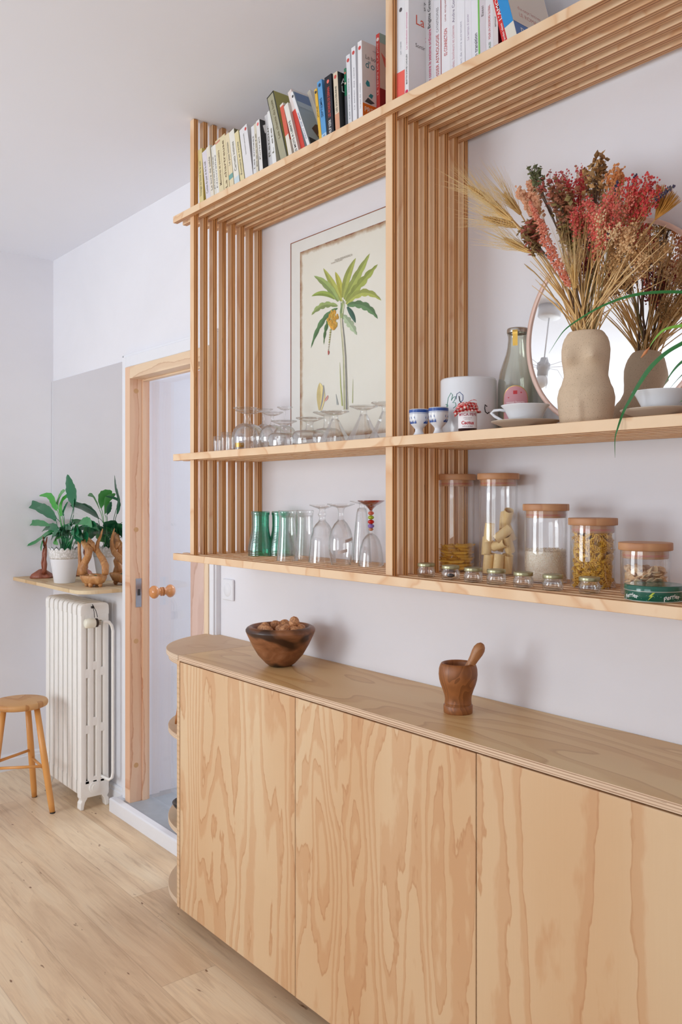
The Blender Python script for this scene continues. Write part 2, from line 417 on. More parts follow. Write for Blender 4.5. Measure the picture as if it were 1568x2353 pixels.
# door: white casing, pine frame, glass leaf with a pair of knobs
e = sempty('trim_2', (0,0,0))
b = MB()
def casing(b, x0, x1, z0, z1): b.box(x0, x1, -.030, 0, z0, z1); 
b.box(-3.800, -3.7585, -.030, 0, .066, 2.165); b.box(-3.812, -3.800, -.022, 0, .0, 2.178)
b.box(-3.7585, -2.990, -.030, 0, 2.1135, 2.165); b.box(-3.812, -2.950, -.022, 0, 2.165, 2.178)
b.box(-2.991, -2.958, -.030, 0, .066, 2.165); b.box(-2.958, -2.950, -.022, 0, .066, 2.165)
c = b.build('casing', M_white, e, bevel=.003)
e = sempty('door_1', (-3.59, .07, .06))
def rel(b_, name, m, bv=.0015, par=None):
    o = b_.build(name, m, par or e, bevel=bv); o.matrix_parent_inverse = Matrix.Translation(-(par or e).location); return o
b = MB(); b.box(-3.7585, -3.709, -.034, .068, .062, 2.1125); b.box(-3.709, -3.703, .030, .056, .062, 2.056); rel(b, 'frame_jamb', M_timber)
b = MB(); b.box(-3.026, -2.9915, -.034, .068, .062, 2.1125); rel(b, 'frame_jamb', M_timber_z)
b = MB(); b.box(-3.709, -3.026, -.034, .068, 2.056, 2.1125); b.box(-3.703, -3.03, .030, .056, 2.048, 2.056); rel(b, 'frame_lintel', M_timber_x)
b = MB(); b.box(-3.320, -3.192, .070, .092, .066, 2.050); rel(b, 'door_stile', M_pinkboard)
b = MB(); b.box(-3.703, -3.320, .074, .082, .070, 2.046); rel(b, 'glass_leaf', M_doorglass, 0)
M_plug = paint('wood_plug', (206,160,112), .5)
for z in (2.00, 1.346, .82, .235):
    b = MB(); b.cyl(.0115, 0, .0012, 20, M=Matrix.Translation((-3.709, -.001, z))@Matrix.Rotation(PI/2, 4, 'Y')); rel(b, 'plug', M_plug, 0)
M_steel = paint('brushed_steel', (170,172,178), .3, .03, Metallic=.9)
b = MB(); b.box(-3.7088, -3.7068, -.004, .026, 0.98, 1.115); sp = rel(b, 'strike_plate', M_steel, .001)
b = MB(); b.box(-3.7075, -3.7045, .006, .018, 1.035, 1.065); rel(b, 'strike_hole', paint('dark_slot', (60,58,60), .6), 0)
M_knob = paint('varnished_pine_knob', (212,142,84), .22, .06, 12, Coat_Weight=.6, Coat_Roughness=.1)
kp = [(0,-.058),(.012,-.058),(.022,-.054),(.029,-.045),(.031,-.037),(.029,-.029),(.022,-.021),(.016,-.015),(.015,-.008),(.021,-.003),(.021,0),(0,0)]
for s in (-1, 1):
    b = MB(); R = Matrix.Translation((-3.60, .078+s*.004, 1.058))@Matrix.Rotation(-PI/2*s, 4, 'X')
    b.lathe([(r, -z) for r, z in kp], 28, R@Matrix.Scale(1.0, 4)); k = rel(b, 'knob', M_knob, 0)

# ------------------------------------------------------------------ wall mirror and radiator corner
b = MB(); b.box(-4.757, -3.815, -.006, -.0005, 1.055, 2.155, 0)
wm = thing('wall_mirror', 'large frameless rectangular mirror on the wall above the radiator shelf', 'mirror', (-4.28, 0, 1.055))
wm2 = b.build('mirror_glass', M_mirror2, wm); wm2.matrix_parent_inverse = Matrix.Translation(-wm.location)
b = MB(); b.box(-4.7615, -4.757, -.008, 0, 1.055, 2.155)
o = b.build('polished_edge', M_white, wm); o.matrix_parent_inverse = Matrix.Translation(-wm.location)
b = MB(); b.box(-3.8155, -3.8125, -.009, 0, 1.055, 2.155)
o = b.build('polished_edge', M_steel, wm); o.matrix_parent_inverse = Matrix.Translation(-wm.location)

sh = []
x0, x1, y0, y1 = -4.763, -3.83, -.225, -.010
R = .09
for k in range(9):
    a = -PI/2+k/8*PI/2; sh.append((x1-R+R*math.cos(a), y0+R+R*math.sin(a)))
out = [(x0, y0)]+sh+[(x1, y1), (x0, y1)]
b = MB(); b.prism(out, 'z', 1.041, 1.059)
tag(b.build('wall_shelf', M_shelfwood, bevel=.002), 'pale wooden shelf with a rounded corner above the white radiator', 'shelf')

def radiator():
    t = thing('radiator', 'white cast iron column radiator below the wooden corner shelf', 'radiator', (-4.14, -.115, 0))
    nsec = 8; pit = .0595; xs = [-4.355+i*pit+.0 for i in range(nsec)]
    ys = [-.172, -.134, -.096, -.058]
    for i, x in enumerate(xs):
        b = MB(); x -= t.location.x
        for y in ys:
            yy = y-t.location.y
            pr = []
            for k in range(12):
                a = 2*PI*k/12; pr.append((x+.0212*math.copysign(abs(math.cos(a))**.30, math.cos(a)), yy+.0160*math.copysign(abs(math.sin(a))**.6, math.sin(a))))
            b.prism(pr, 'z', .10, .965)
        Y0, Y1 = ys[0]-t.location.y, ys[-1]-t.location.y
        # top and bottom headers with rounded shoulders, staggered webs
        hd = []
        for k in range(13):
            a = PI*k/12; hd.append(((Y0+Y1)/2-math.copysign(abs(math.cos(a))**.45, math.cos(a))*(.0725), .955+.036*math.sin(a)**.6))
        b.prism([(Y0-.0155, .93)]+hd+[(Y1+.0155, .93)], 'x', x-.021, x+.021)
        b.prism([(Y0-.0155, .138), (Y1+.0155, .138), (Y1+.0155, .075), (Y1-.008, .056), (Y0+.008, .056), (Y0-.0155, .075)], 'x', x-.0205, x+.0205)
        b.box(x-.004, x+.004, Y0, Y1, .12, .95)
        for j in range(3):
            ym = (ys[j]+ys[j+1])/2-t.location.y
            for za, zb in (((.898,.95),(.630,.674),(.363,.404),(.12,.138)), ((.886,.95),(.666,.708),(.397,.439),(.12,.154)), ((.899,.95),(.636,.678),(.365,.407),(.12,.137)))[j]: b.box(x-.0205, x+.0205, ym-.012, ym+.012, za, zb)
        if i in (0, nsec-1):
            for s, yc in ((-1, Y0), (1, Y1)):
                b.prism([(yc-s*.026, .090), (yc+s*.0155, .090), (yc+s*.0150, .060), (yc+s*.007, .046), (yc+s*.015, .034), (yc+s*.016, .006), (yc+s*.012, 0), (yc-s*.002, 0), (yc-s*.005, .022), (yc-s*.010, .038), (yc-s*.020, .052)][::s], 'x', x-.020, x+.020)
            if i == nsec-1:
                for r, d in ((.029, .0260), (.024, .0235), (.017, .0300)):
                    b.cyl(r, 0, d, 24, M=Matrix.Translation((x, (Y0+Y1)/2, .100))@Matrix.Rotation(PI/2, 4, 'Y'))
        b.build('section', M_white2, t, bevel=.004, seg=2)
    X = xs[-1]+.021-t.location.x
    b = MB(); RY = Matrix.Translation((X+.045, -.02, .90))@Matrix.Rotation(PI/2, 4, 'X')
    b.lathe([(0,-.002),(.018,-.002),(.022,.002),(.0235,.03),(.021,.046),(.016,.050),(0,.050)], 20, RY); b.build('thermostat_head', paint('ivory_plastic', (236,232,214), .35), t)
    b = MB(); b.lathe([(0,-.012),(.021,-.012),(.021,-.002),(.014,-.002),(0,-.002)], 20, RY); b.build('valve_collar', paint('dark_bronze', (70,56,48), .4, Metallic=.6), t)
    b = MB(); b.lathe([(0,-.036),(.010,-.036),(.012,-.030),(.012,-.020),(.009,-.012),(0,-.012)], 14, RY)
    b.tube([(X-.01, -.02+.024, .90), (X+.045, -.02+.024, .90)], .009, 10); b.build('valve_body', paint('nickel', (176,172,160), .3, Metallic=.8), t)
    b = MB(); b.tube([(X+.045,.015,.90),(X+.045,.035,.902),(X+.046,.052,.897),(X+.047,.064,.880),(X+.048,.070,.855),(X+.048,.070,.3),(X+.048,.070,.17),(X+.047,.066,.145),(X+.04,.055,.135),(X-.02,.03,.15)], .0075, 10); b.build('pipe', M_white2, t)
    b = MB(); hook = (X+.012, -.018, .985)
    b.tube([hook, (X+.04,-.012,.955), (X+.045,-.006,.925)], .0016, 5); b.tube([hook, (X+.04,-.022,.955), (X+.045,-.022,.925)], .0016, 5)
    b.box(X+.008, X+.018, -.024, -.012, .966, .976)
    b.build('thermostat_wire', paint('black_wire', (40,34,34), .5), t)
radiator()

# stool with three splayed legs
M_stool = pine('stool_oak', 'x', light=(214,168,112), mid=(202,150,92), dark=(182,126,70), k=1.0, across='y')
M_stoolleg = paint('varnished_beech_leg', (222,158,88), .32, .07, 8)
def stool():
    c = Vector((-4.135, -.40, 0)); t = thing('stool', 'small round wooden stool with three splayed legs beside the radiator', 'stool', c)
    b = MB(); b.lathe([(0,.494),(.118,.494),(.127,.498),(.130,.506),(.130,.514),(.126,.521),(.118,.523),(0,.523)], 48); b.build('seat', M_stool, t)
    feet = [Vector((-3.985,-.297,0))-c, Vector((-4.255,-.287,0))-c, Vector((-4.13,-.545,0))-c]
    tops = [Vector((f.x*.52, f.y*.52, .497)) for f in feet]
    P = []
    for f, tp in zip(feet, tops):
        b = MB(); b.tube([f+Vector((0,0,.001)), f.lerp(tp, .1), f.lerp(tp, .5), tp], [.0125,.0145,.016,.0135], 16); l = b.build('leg', M_stoolleg, t)
        b = MB(); b.tube([f, f+Vector((0,0,.006))], .0130, 12); b.build('foot_pad', paint('black_rubber', (40,40,40), .7), l)
    for i, j, h in ((0, 1, .42), (0, 2, .42), (1, 2, .50)):
        b = MB(); hh = {(0,1): (.40,.42), (0,2): (.44,.44), (1,2): (.50,.50)}[(i, j)]
        b.tube([feet[i].lerp(tops[i], hh[0]), feet[j].lerp(tops[j], hh[1])], .0068, 10); b.build('stretcher', M_stoolleg, t)
stool()

# ------------------------------------------------------------------ slatted shelving unit
SY0 = -.3112; SXL, SXR = -2.768, -.45
SH = [(1.272, 1.296, 'lower'), (1.631, 1.655, 'middle'), (2.4935, 2.5175, 'upper')]
unit = thing('shelving_unit', 'pale plywood shelving of interlocked slats reaching from over the sideboard to the ceiling', 'shelving', (SXL, SY0, 1.272))
for z0, z1, nm in SH:
    b = MB()
    for k in range(8):
        y = k*PITCH; b.box(0, SXR-SXL, y, y+ST, z0-1.272, z1-1.272)
    b.build('shelf', M_hs, unit, bevel=.0016)
DIV = [-2.678, -1.646, -.614]
for x in DIV:
    b = MB()
    for k in range(8):
        y = (k+.5)*PITCH
        b.box(x-SXL, x-SXL+.0265, y, y+ST, 0, ZC-1.272-.0005)
    b.build('upright', M_vs, unit, bevel=.0022)

# ------------------------------------------------------------------ sideboard
CT = .946; CF = -.350
t = thing('worktop', 'long pale plywood worktop with a rounded left end along the wall', 'worktop', (-2.66, 0, .928))
b = MB(); b.box(0.004, 2.66+.12, CF, -.002, 0, .018); b.mi[1] = 1
b.build('board', [M_topedge, M_top], t)
def qdisc(r, cx=0, n=28, y1=-.001):
    pts = [(cx, y1)]
    for k in range(n+1):
        a = PI+k/n*PI/2; pts.append((cx+r*math.cos(a), min(r*math.sin(a), y1)))
    return pts
b = MB(); b.prism(qdisc(.350), 'z', 0, .018); b.prism([(min(p[0]+.004, -.0105), p[1]) for p in qdisc(.343)], 'z', -.018, 0)
b.build('rounded_end', M_capedge, t, bevel=.0012)
M_carc = edge_ply('cabinet_carcass_ply', 'z', .05, (214,182,146), (200,166,128), 'z', ((220,190,154), (212,180,142), (200,164,124)), 'x', voids=0)
seams = [-2.648, -1.9677, -1.281, -.594, .09]
cab_lab = ['plywood cupboard at the left end of the sideboard under the bowl of walnuts', 'plywood cupboard in the middle of the sideboard under the mortar', 'plywood cupboard with bold flame grain at the right of the frame', 'plywood cupboard at the far right end beyond the frame']
for i in range(4):
    xa, xb = seams[i], seams[i+1]
    t = thing('cupboard', cab_lab[i], 'cupboard', ((xa+xb)/2, CF, 0), group='cupboards of the sideboard')
    x = t.location.x; y = CF
    left = xa-.021 if i == 0 else xa+.0015; zb = .064
    b = MB(); b.box(left-x, left-x+.0185, .0015, .348, zb, .924 if i else .9275); b.box(xb-x-.018, xb-x-.0015, .022, .348, zb, .924)
    b.box(left-x, xb-x-.0015, .022, .348, zb, zb+.018); b.box(left-x, xb-x-.0015, .338, .348, zb, .924)
    b.box(left-x, xb-x-.0015, .024, .338, .909, .924)
    b.build('carcass', M_carc, t)
    b = MB(); b.box(xa-x+.0015, xb-x-.0015, .001, .020, zb, .9235)
    b.build('door', pine('cabinet_door_veneer_%s' % 'abcd'[i], 'z', freq=(13, 15, 8, 9)[i], tilt=(12, 9, 5, 6)[i], sc=(2.2, 2.5, 1.6, 1.8)[i], seed=(2, 7, 11, 5)[i], jag=(.8, 1.1, .8, .8)[i], stretch=(.16, .15, .18, .2)[i]), t, bevel=.0022)
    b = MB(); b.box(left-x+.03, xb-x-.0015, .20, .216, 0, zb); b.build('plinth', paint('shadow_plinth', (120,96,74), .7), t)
# open rounded end shelves
t = thing('corner_shelf_unit', 'open quarter round plywood shelves at the left end of the sideboard', 'shelf', (-2.67, 0, .06))
for z in (.642, .308, .060):
    b = MB(); b.prism(qdisc(.338), 'z', z-.06, z-.06+.018); b.build('shelf', M_capedge, t, bevel=.0012)
# small things on those shelves
t = thing('black_bowl', 'shiny black bowl on the middle rounded shelf beside the door step', 'bowl', (-2.775, -.22, .326))
b = MB(); b.lathe([(0,0),(.03,0),(.055,.014),(.076,.040),(.080,.048),(.076,.046),(.052,.018),(.028,.006),(0,.006)], 32); b.build('bowl_body', paint('black_lacquer', (28,26,28), .18), t)
t = thing('wooden_handled_brush', 'small brush with a brown wooden handle standing on the top rounded shelf', 'brush', (-2.70, -.275, .660))
b = MB(); b.tube([(-.105,-.005,.004),(-.10,-.003,.03),(-.093,0,.07),(-.088,.002,.085)], [.004,.0055,.005,.003], 8); b.build('handle', paint('brown_handle', (176,112,58), .4), t)
b = MB(); b.tube([(-.088,.002,.085),(-.075,.004,.07),(-.068,.004,.03),(-.055,.0,.003),(-.03,0,.003)], .003, 6); b.build('wire_loop', M_steel, t)

# bowl of walnuts
def bowl_mat():
    N = NT('turned_dark_wood'); co = N.coord(); f = N.noise(N.mapping(co, (1,1,2.2)), 9, 4, .6, .8)
    g = N.noise(N.mapping(co, (1.3,1.3,2.5), loc=(.3,.17,.2)), 5.5, 2, .5, .5)
    c = N.ramp(f, [(.3, rgb((98,58,34))), (.5, rgb((146,94,60))), (.72, rgb((176,126,92)))])
    c = N.mix(N.ramp(g, [(.50, (0,0,0,1)), (.62, (1,1,1,1))]), c, rgb((58,32,18)))
    N.base(c); N.set(Roughness=.36); return N.m
t = thing('bowl', 'large turned dark wooden bowl of walnuts on the worktop', 'bowl', (-2.286, -.175, CT))
b = MB(); b.lathe([(0,0),(.036,0),(.050,.010),(.074,.036),(.093,.068),(.107,.097),(.1145,.114),(.1145,.120),(.110,.126),(.102,.1305),(.096,.130),(.092,.122),(.084,.098),(.066,.058),(.035,.024),(0,.018)], 64)
b.build('bowl_body', bowl_mat(), t)
def walnut_mat():
    N = NT('walnut_shell'); co = N.coord(); f = N.noise(co, 110, 3, .6, 1.5)
    N.base(N.ramp(f, [(.3, rgb((146,88,52))), (.6, rgb((230,172,122)))])); N.bump(f, .8, .004); N.set(Roughness=.5); return N.m
M_wal = walnut_mat()
def wal(i):
    b = MB(); rnd = random.Random(i)
    def md(th, a): return 1+.04*math.sin(5*a+i)*math.sin(3*th)+.05*(math.exp(-((a-PI/2)**2)/.02)+math.exp(-((a-3*PI/2)**2)/.02))
    b.ball((0,0,0), (.0175,.0165,.0200), 20, 0, None, md); return b.build('walnut', M_wal)
wl = []
rr = random.Random(3)
spots = [(.0,.0,.075),(.045,.01,.082),(-.04,.02,.08),(.01,.045,.08),(.0,-.045,.086),(.045,-.035,.088),(-.045,-.03,.086),(-.066,.028,.112),(-.054,.052,.114),(.030,.040,.112),(-.004,.028,.108),(.070,.006,.112),(.056,-.026,.113),(.018,-.012,.110),(.064,.034,.116),(.036,.002,.112),(-.024,-.054,.112),(-.062,-.022,.110),(.010,-.060,.113),(.052,.018,.138)]
for i, (x, y, z) in enumerate(spots):
    if i < 3: w = wal(i); wl.append(w)
    else: w = wl[i % 3].copy(); COL.objects.link(w)
    w.location = (-2.286+x, -.175+y, CT+z+.008); w.rotation_euler = (rr.uniform(0,3), rr.uniform(0,3), rr.uniform(0,3))
    tag(w, 'brown walnut in its shell lying in the dark wooden bowl', 'walnut', 'walnuts in the wooden bowl')

# mortar and pestle
def turned(name, a, c2, sc=22, rough=.42):
    N = NT(name); co = N.coord(); X, Y, Z = N.sep(co)
    h = N.noise(N.mapping(co, (1,1,.45), rot=(.3,.2,0)), sc*.5, 2, .5, .6); sw = N.math('FRACT', N.math('MULTIPLY', h, 9)); f = N.noise(co, 200, 2)
    c = N.mix(N.math('MULTIPLY', sw, .8), rgb(a), rgb(c2)); c = N.mix(N.math('MULTIPLY', f, .3), c, rgb(c2, .75)); N.base(c); N.set(Roughness=rough); return N.m
M_mort = turned('mortar_wood', (170,106,58), (120,72,36), 30); M_pest = turned('pestle_wood', (188,134,88), (160,104,62), 30)
t = thing('mortar', 'small turned reddish wooden mortar on the worktop', 'mortar', (-1.499, -.1726, CT))
b = MB(); b.lathe([(0,0),(.0365,0),(.0372,.002),(.0376,.0190),(.0368,.0202),(.0338,.0206),(.0338,.0222),(.0346,.024),(.0342,.027),(.0338,.034),(.0350,.044),(.0395,.058),(.0450,.072),(.0485,.085),(.0499,.098),(.0492,.112),(.0465,.121),(.0435,.1262),(.0405,.1275),(.0375,.1255),(.036,.12),(.035,.10),(.031,.07),(.020,.045),(0,.036)], 56)
b.build('mortar_body', M_mort, t)
p0 = Vector((-1.499-.014*SA, -.1726-.014*CA, CT+.056))
tip = atF(1104, 1487, 2.16); 
t = thing('pestle', 'wooden pestle leaning out of the small mortar', 'pestle', p0)
d = tip-p0; b = MB(); L = d.length; dn = d.normalized(); up = Vector((0,0,1)); sag = (up-dn*up.dot(dn))*-.006
pp = []; rs = []
for s, r in ((-.0,.008),(.02,.0125),(.08,.014),(.2,.0135),(.45,.0112),(.62,.0108),(.76,.0125),(.88,.0150),(.96,.0150),(1.03,.0118),(1.075,.006),(1.085,.001)):
    pp.append(dn*L*s+sag*math.sin(min(s,1)*PI)); rs.append(r)
b.tube(pp, rs, 20); b.build('pestle_body', M_pest, t)

# light switch
p = atY(528, 1355, 0); t = thing('light_switch', 'white wall switch with a round dial above the sideboard by the door', 'switch', (p.x, 0, p.z))
b = MB(); b.box(-.040, .040, -.011, 0, -.042, .042); b.build('plate', M_white, t, bevel=.007, seg=4)
b = MB(); b.lathe([(0,.012),(.026,.012),(.028,.0105),(.028,.0)], 32, Matrix.Rotation(PI/2, 4, 'X')); b.build('rocker', M_white, t)

# ------------------------------------------------------------------ palm print on the wall
t = thing('palm_print', 'botanical print of a banana palm in a thin brown edged mount on the wall', 'picture', (-2.18, 0, 2.05))
T0 = Matrix.Translation(-t.location)
XA, XB, ZT, ZB = -2.453, -1.86, 2.402, 1.660
def tl(o): o.matrix_parent_inverse = T0; return o
b = MB(); b.box(XA, XB, -.010, -.0005, ZB, ZT); tl(b.build('mount', paint('pale_mount', (226,226,222), .5, .03), t))
M_brn = paint('brown_line', (146,92,66), .6, .25, 60)
b = MB(); w = .0022
b.box(XA-w, XB+w, -.012, -.0005, ZT, ZT+w); b.box(XA-w, XB+w, -.012, -.0005, ZB-w, ZB); b.box(XA-w, XA, -.012, -.0005, ZB, ZT); b.box(XB, XB+w, -.012, -.0005, ZB, ZT)
tl(b.build('thin_frame', M_brn, t))
IX0, IX1, IZ0, IZ1 = -2.399, -1.914, 1.700, 2.360
def paper_mat():
    N = NT('weathered_print_paper'); co = N.coord(); X, Y, Z = N.sep(co)
    f = N.noise(co, 7, 4, .6); n2 = N.noise(co, 30, 3, .6)
    dx = N.math('MINIMUM', N.math('SUBTRACT', X, IX0), N.math('SUBTRACT', IX1, X)); dz = N.math('MINIMUM', N.math('SUBTRACT', Z, IZ0), N.math('SUBTRACT', IZ1, Z))
    d = N.math('ADD', N.math('MINIMUM', dx, dz), N.math('MULTIPLY', N.math('SUBTRACT', n2, .5), .022))
    c = N.mix(f, rgb((222,219,206)), rgb((230,228,218)))
    c = N.mix(N.ramp(N.math('MULTIPLY', d, 40), [(.25, (1,1,1,1)), (.75, (0,0,0,1))]), c, rgb((176,150,122)))
    c = N.mix(N.ramp(N.math('MULTIPLY', d, 40), [(.0, (1,1,1,1)), (.12, (0,0,0,1))]), c, rgb((138,88,64)))
    N.base(c); N.set(Roughness=.55); return N.m
b = MB(); b.box(IX0, IX1, -.0112, -.010, IZ0, IZ1); tl(b.build('print', paper_mat(), t))
dm = []; dmi = {}
def dcol(c):
    if c not in dmi: dmi[c] = len(dm); dm.append(paint('print_ink_%d_%d_%d' % c, c, .6, .22, 45))
    return dmi[c]
b = MB()
lay = [0]
def ip(x, y): lay[0] += 1; return atY(640+x/4.707, 480+y/4.707, -.0115-.000004*lay[0]/20)
def pleaf(P0, P1, P2, w, c, jag=0):
    n = 14; pts = []
    for i in range(n+1):
        s = i/n; pts.append((Vector(P0)*(1-s)**2+Vector(P1)*2*s*(1-s)+Vector(P2)*s*s))
    for side, cc in ((1, c), (-1, tuple(max(0, int(v*.86)) for v in c))):
        vs = []
        for i, p in enumerate(pts):
            s = i/n; tg = (pts[min(i+1,n)]-pts[max(i-1,0)]).normalized(); nr = Vector((-tg.y, tg.x))*side
            ww = w*math.sin(PI*min(1, s*.93+.07))**.75*(1 if i % 3 or not jag else 1-jag)
            if i == n: ww = 0
            vs += [ip(*p), ip(*(p+nr*ww))]
        for i in range(n):
            b.add([vs[2*i], vs[2*i+1], vs[2*i+3], vs[2*i+2]], [(0,1,2,3)], dcol(cc))
for a in [((640,1075),(450,1150),(352,1510),28,(92,130,84),.3), ((590,1110),(500,1250),(492,1470),20,(84,118,72),.4), ((745,1060),(800,1130),(835,1235),26,(66,102,86)),
          ((685,1000),(600,830),(485,640),34,(176,182,92)), ((650,1000),(540,800),(385,725),40,(154,174,104),.15), ((690,960),(668,800),(615,680),30,(190,188,84)),
          ((700,960),(720,740),(838,530),36,(170,178,92)), ((715,980),(830,760),(990,480),42,(164,176,92),.15), ((730,1000),(890,800),(1075,598),46,(160,172,84),.35),
          ((735,1030),(920,800),(1114,992),44,(174,182,92),.3), ((745,1045),(950,980),(1076,1190),46,(100,136,90),.3), ((700,1150),(770,1220),(850,1365),44,(176,194,158),.35),
          ((610,975),(500,870),(358,945),28,(152,172,82)), ((640,1050),(470,990),(358,1150),36,(152,170,104),.35)]:
    pleaf((a[0][0]*1.0, a[0][1]), a[1], a[2], a[3], a[4], a[5] if len(a) > 5 else 0)
for i in range(64):                                  # banana bunch
    r = random.Random(i); x = 590+r.uniform(-62,58); y = 1105+i*2.9; s = math.sin(PI*(i+8)/76)
    x = 590+(x-590)*s
    pleaf((x, y-14), (x+6, y), (x+2, y+28), 11, ((226,166,60),(214,176,74),(198,150,54))[i % 3])
for i in range(9): pleaf((572-i*3, 1300+i*26), (560-i*3, 1312+i*26), (566-i*3, 1322+i*26), 11-i*.7, (172,170,110) if i < 6 else (190,180,160))
pleaf((538,1530),(548,1550),(538,1582), 9, (186,96,84))
def strip(P, ws, c):
    for i in range(len(P)-1):
        (x0,y0),(x1,y1) = P[i], P[i+1]
        b.add([ip(x0-ws[i],y0), ip(x0+ws[i],y0), ip(x1+ws[i+1],y1), ip(x1-ws[i+1],y1)], [(0,1,2,3)], dcol(c))
strip([(700,985),(694,1040),(684,1110),(682,1200)], [3,16,20,13], (150,164,110)); strip([(716,1000),(706,1060),(692,1130)], [2,7,5], (196,204,168)); strip([(676,1010),(680,1070),(678,1130)], [2,6,5], (110,138,92))
TR = [(680,1180),(685,1260),(700,1400),(715,1600),(722,1850),(728,2170)]
strip([(x,y) for x,y in TR], [8,14,18,19,22,27], (206,200,176)); strip([(x+12,y) for x,y in TR], [2,4,5,6,7,9], (128,128,126)); strip([(x-12,y) for x,y in TR], [2,2,3,3,4,4], (150,160,110))
strip([(690,2130),(672,1900),(664,1660)], [7,5,1], (178,184,120)); strip([(800,2100),(806,1840)], [5,1], (190,194,150)); strip([(640,2120),(622,2000)], [10,1], (168,172,170))
pleaf((450,2180),(470,1990),(446,1880), 44, (236,214,150)); pleaf((452,2180),(500,2000),(486,1900), 10, (166,164,164)); pleaf((500,2080),(528,2050),(535,2015), 12, (232,170,160))
tl(b.build('palm_drawing', dm, t))
M_ink = paint('faded_ink', (150,140,126), .6)
for s, x, y, sz in (('MUSA PARADISIACA', 610, 560, .010), ('bananier des jardins', 570, 590, .0075)):
    p = ip(x, y); tl(add_text(s, sz, M_ink, t, basis(p+Vector((0,-.0002,0)), (1,0,0), (0,0,1), (0,-1,0)), name='caption', ext=0))

# ------------------------------------------------------------------ books
ZS = 2.5175; YSP = -.276
M_pages = paint('book_pages', (232,224,206), .8, .05, 200)
tx = {}
def ink(c): return paint('ink_%d_%d_%d' % c, c, .6, .02)
prevb = [-2.6510, 0.0, 9, 0, 0]; drift = []
def book(lab, xb, xt, yt, w, dep, sc, cc, deco=(), yoff=0.0, group='paperbacks on the top shelf', leanr=False, cat='book'):
    """xb, xt: photo columns of the spine's left edge at shelf level and at its top; yt: row of the top; w: spine width in columns"""
    Y = YSP+yoff
    B = atY(xb, 300, Y).x; T = atY(xt, yt, Y); T2 = atY(xt+w, yt, Y).x
    ang = math.atan2(B-T.x, T.z-ZS); th = max((T2-T.x)*math.cos(ang), .004); H = min((T.z-ZS)/math.cos(ang), ZC-ZS-.004)
    if 'right bay' in group and not prevb[4]: prevb[:] = [-1.6190, 0.0, 9, 0, 1]
    Rp, tp, Hp = prevb[:3]
    if B < Rp+.0004: B = Rp+.0004
    ang = math.atan(min(math.tan(ang), tp+(B-Rp)/min(H, Hp))); ang = max(ang, -.02); th *= .97
    drift.append(round(B-atY(xb, 300, Y).x, 3)); prevb[:3] = [B+th/math.cos(ang), math.tan(ang), H]
    t = thing('book', lab, cat, (B, Y, ZS+.0003), 0, group)
    t.rotation_euler = (0, -ang, 0)
    if ang < 0:      # leans right: pivot on the right bottom corner
        t.location.z += th*math.sin(-ang)
    D = dep; c1 = paint('cover_%d_%d_%d' % sc, sc, .38, .03, 20); c2 = paint('cover_%d_%d_%d' % cc, cc, .38, .03, 20)
    b = MB(); e = .0012 if th > .008 else .0006
    b.add([(0,0,0),(th,0,0),(th,0,H),(0,0,H),(0,e,0),(th,e,0),(th,e,H),(0,e,H)], [(0,1,2,3),(7,6,5,4),(0,4,5,1),(3,2,6,7),(0,3,7,4),(1,5,6,2)], 0)
    b.box(0, e, e, D, 0, H, 1); b.box(th-e, th, e, D, 0, H, 1)
    b.build('cover', [c1, c2], t, bevel=.0004 if th > .008 else 0)
    b = MB(); b.box(e, th-e, e, D-.002, .0015, H-.0015); b.build('page_block', M_pages, t)
    for d in deco:
        k = d[0]
        if k == 'text':        # upward reading text on the spine: string, colour, start fraction, length fraction, relative size
            _, s, c, z0, ln, rs = d
            sz = th*rs
            o = add_text(s, sz, ink(c), t, Matrix.Identity(4), name='spine_title', ext=0, bold=.01)
            xs = [v.co.x for v in o.data.vertices]; W = max(xs)-min(xs) if xs else 1
            kx = ln*H/W; ky = min(1.0, th*.86/max(1e-6, max(v.co.y for v in o.data.vertices)-min(v.co.y for v in o.data.vertices)))
            my = (max(v.co.y for v in o.data.vertices)+min(v.co.y for v in o.data.vertices))/2
            for v in o.data.vertices: v.co = Vector((th/2-(v.co.y-my)*ky, -.0004, z0*H+v.co.x*kx))
        elif k == 'band':
            z0, z1, c = d[1:4]; b = MB(); b.box(-.0002, th+.0002, -.0003, D*.98, z0*H, z1*H) if len(d) < 5 else b.box(0, th, -.0003, .0, z0*H, z1*H)
            b.build('band', ink(c), t)
        elif k == 'edge':      # stripe along one side of the spine
            _, f0, f1, c = d; b = MB(); b.box(f0*th, f1*th, -.0003, 0, 0, H); b.build('stripe', ink(c), t)
        elif k == 'dot':
            _, fz, c = d[:3]; r = min(th*.36, .0055)
            b = MB(); b.lathe([(0,0),(r,0)], 18, Matrix.Translation((th*(d[3] if len(d) > 3 else .5), -.0004, fz*H))@Matrix.Rotation(PI/2, 4, 'X'), smooth=False); b.build('publisher_mark', ink(c), t)
        elif k == 'ctext':     # text on the cover that faces +X: string, colour, y start, z fraction, size
            _, s, c, y0, fz, sz = d
            add_text(s, sz, ink(c), t, basis(Vector((th+.0004, y0, fz*H)), (0,1,0), (0,0,1), (1,0,0)), name='cover_title', ext=0)
        elif k == 'cbox':
            _, y0, y1, z0, z1, c = d; b = MB(); b.box(th, th+.0003, y0, y1, z0*H, z1*H); b.build('cover_panel', ink(c), t)
        elif k == 'cpoly':
            _, pts, c = d[:3]; b = MB(); off = .0004+.0001*(d[3] if len(d) > 3 else 0); b.add([(th+off, p[0], p[1]*H) for p in pts], [tuple(range(len(pts)))]); b.build('cover_art', ink(c), t)
    return t
CR = (226,212,172); CR2 = (228,214,182); WH = (228,226,228); LV = (220,214,222)
g = (120,116,104)
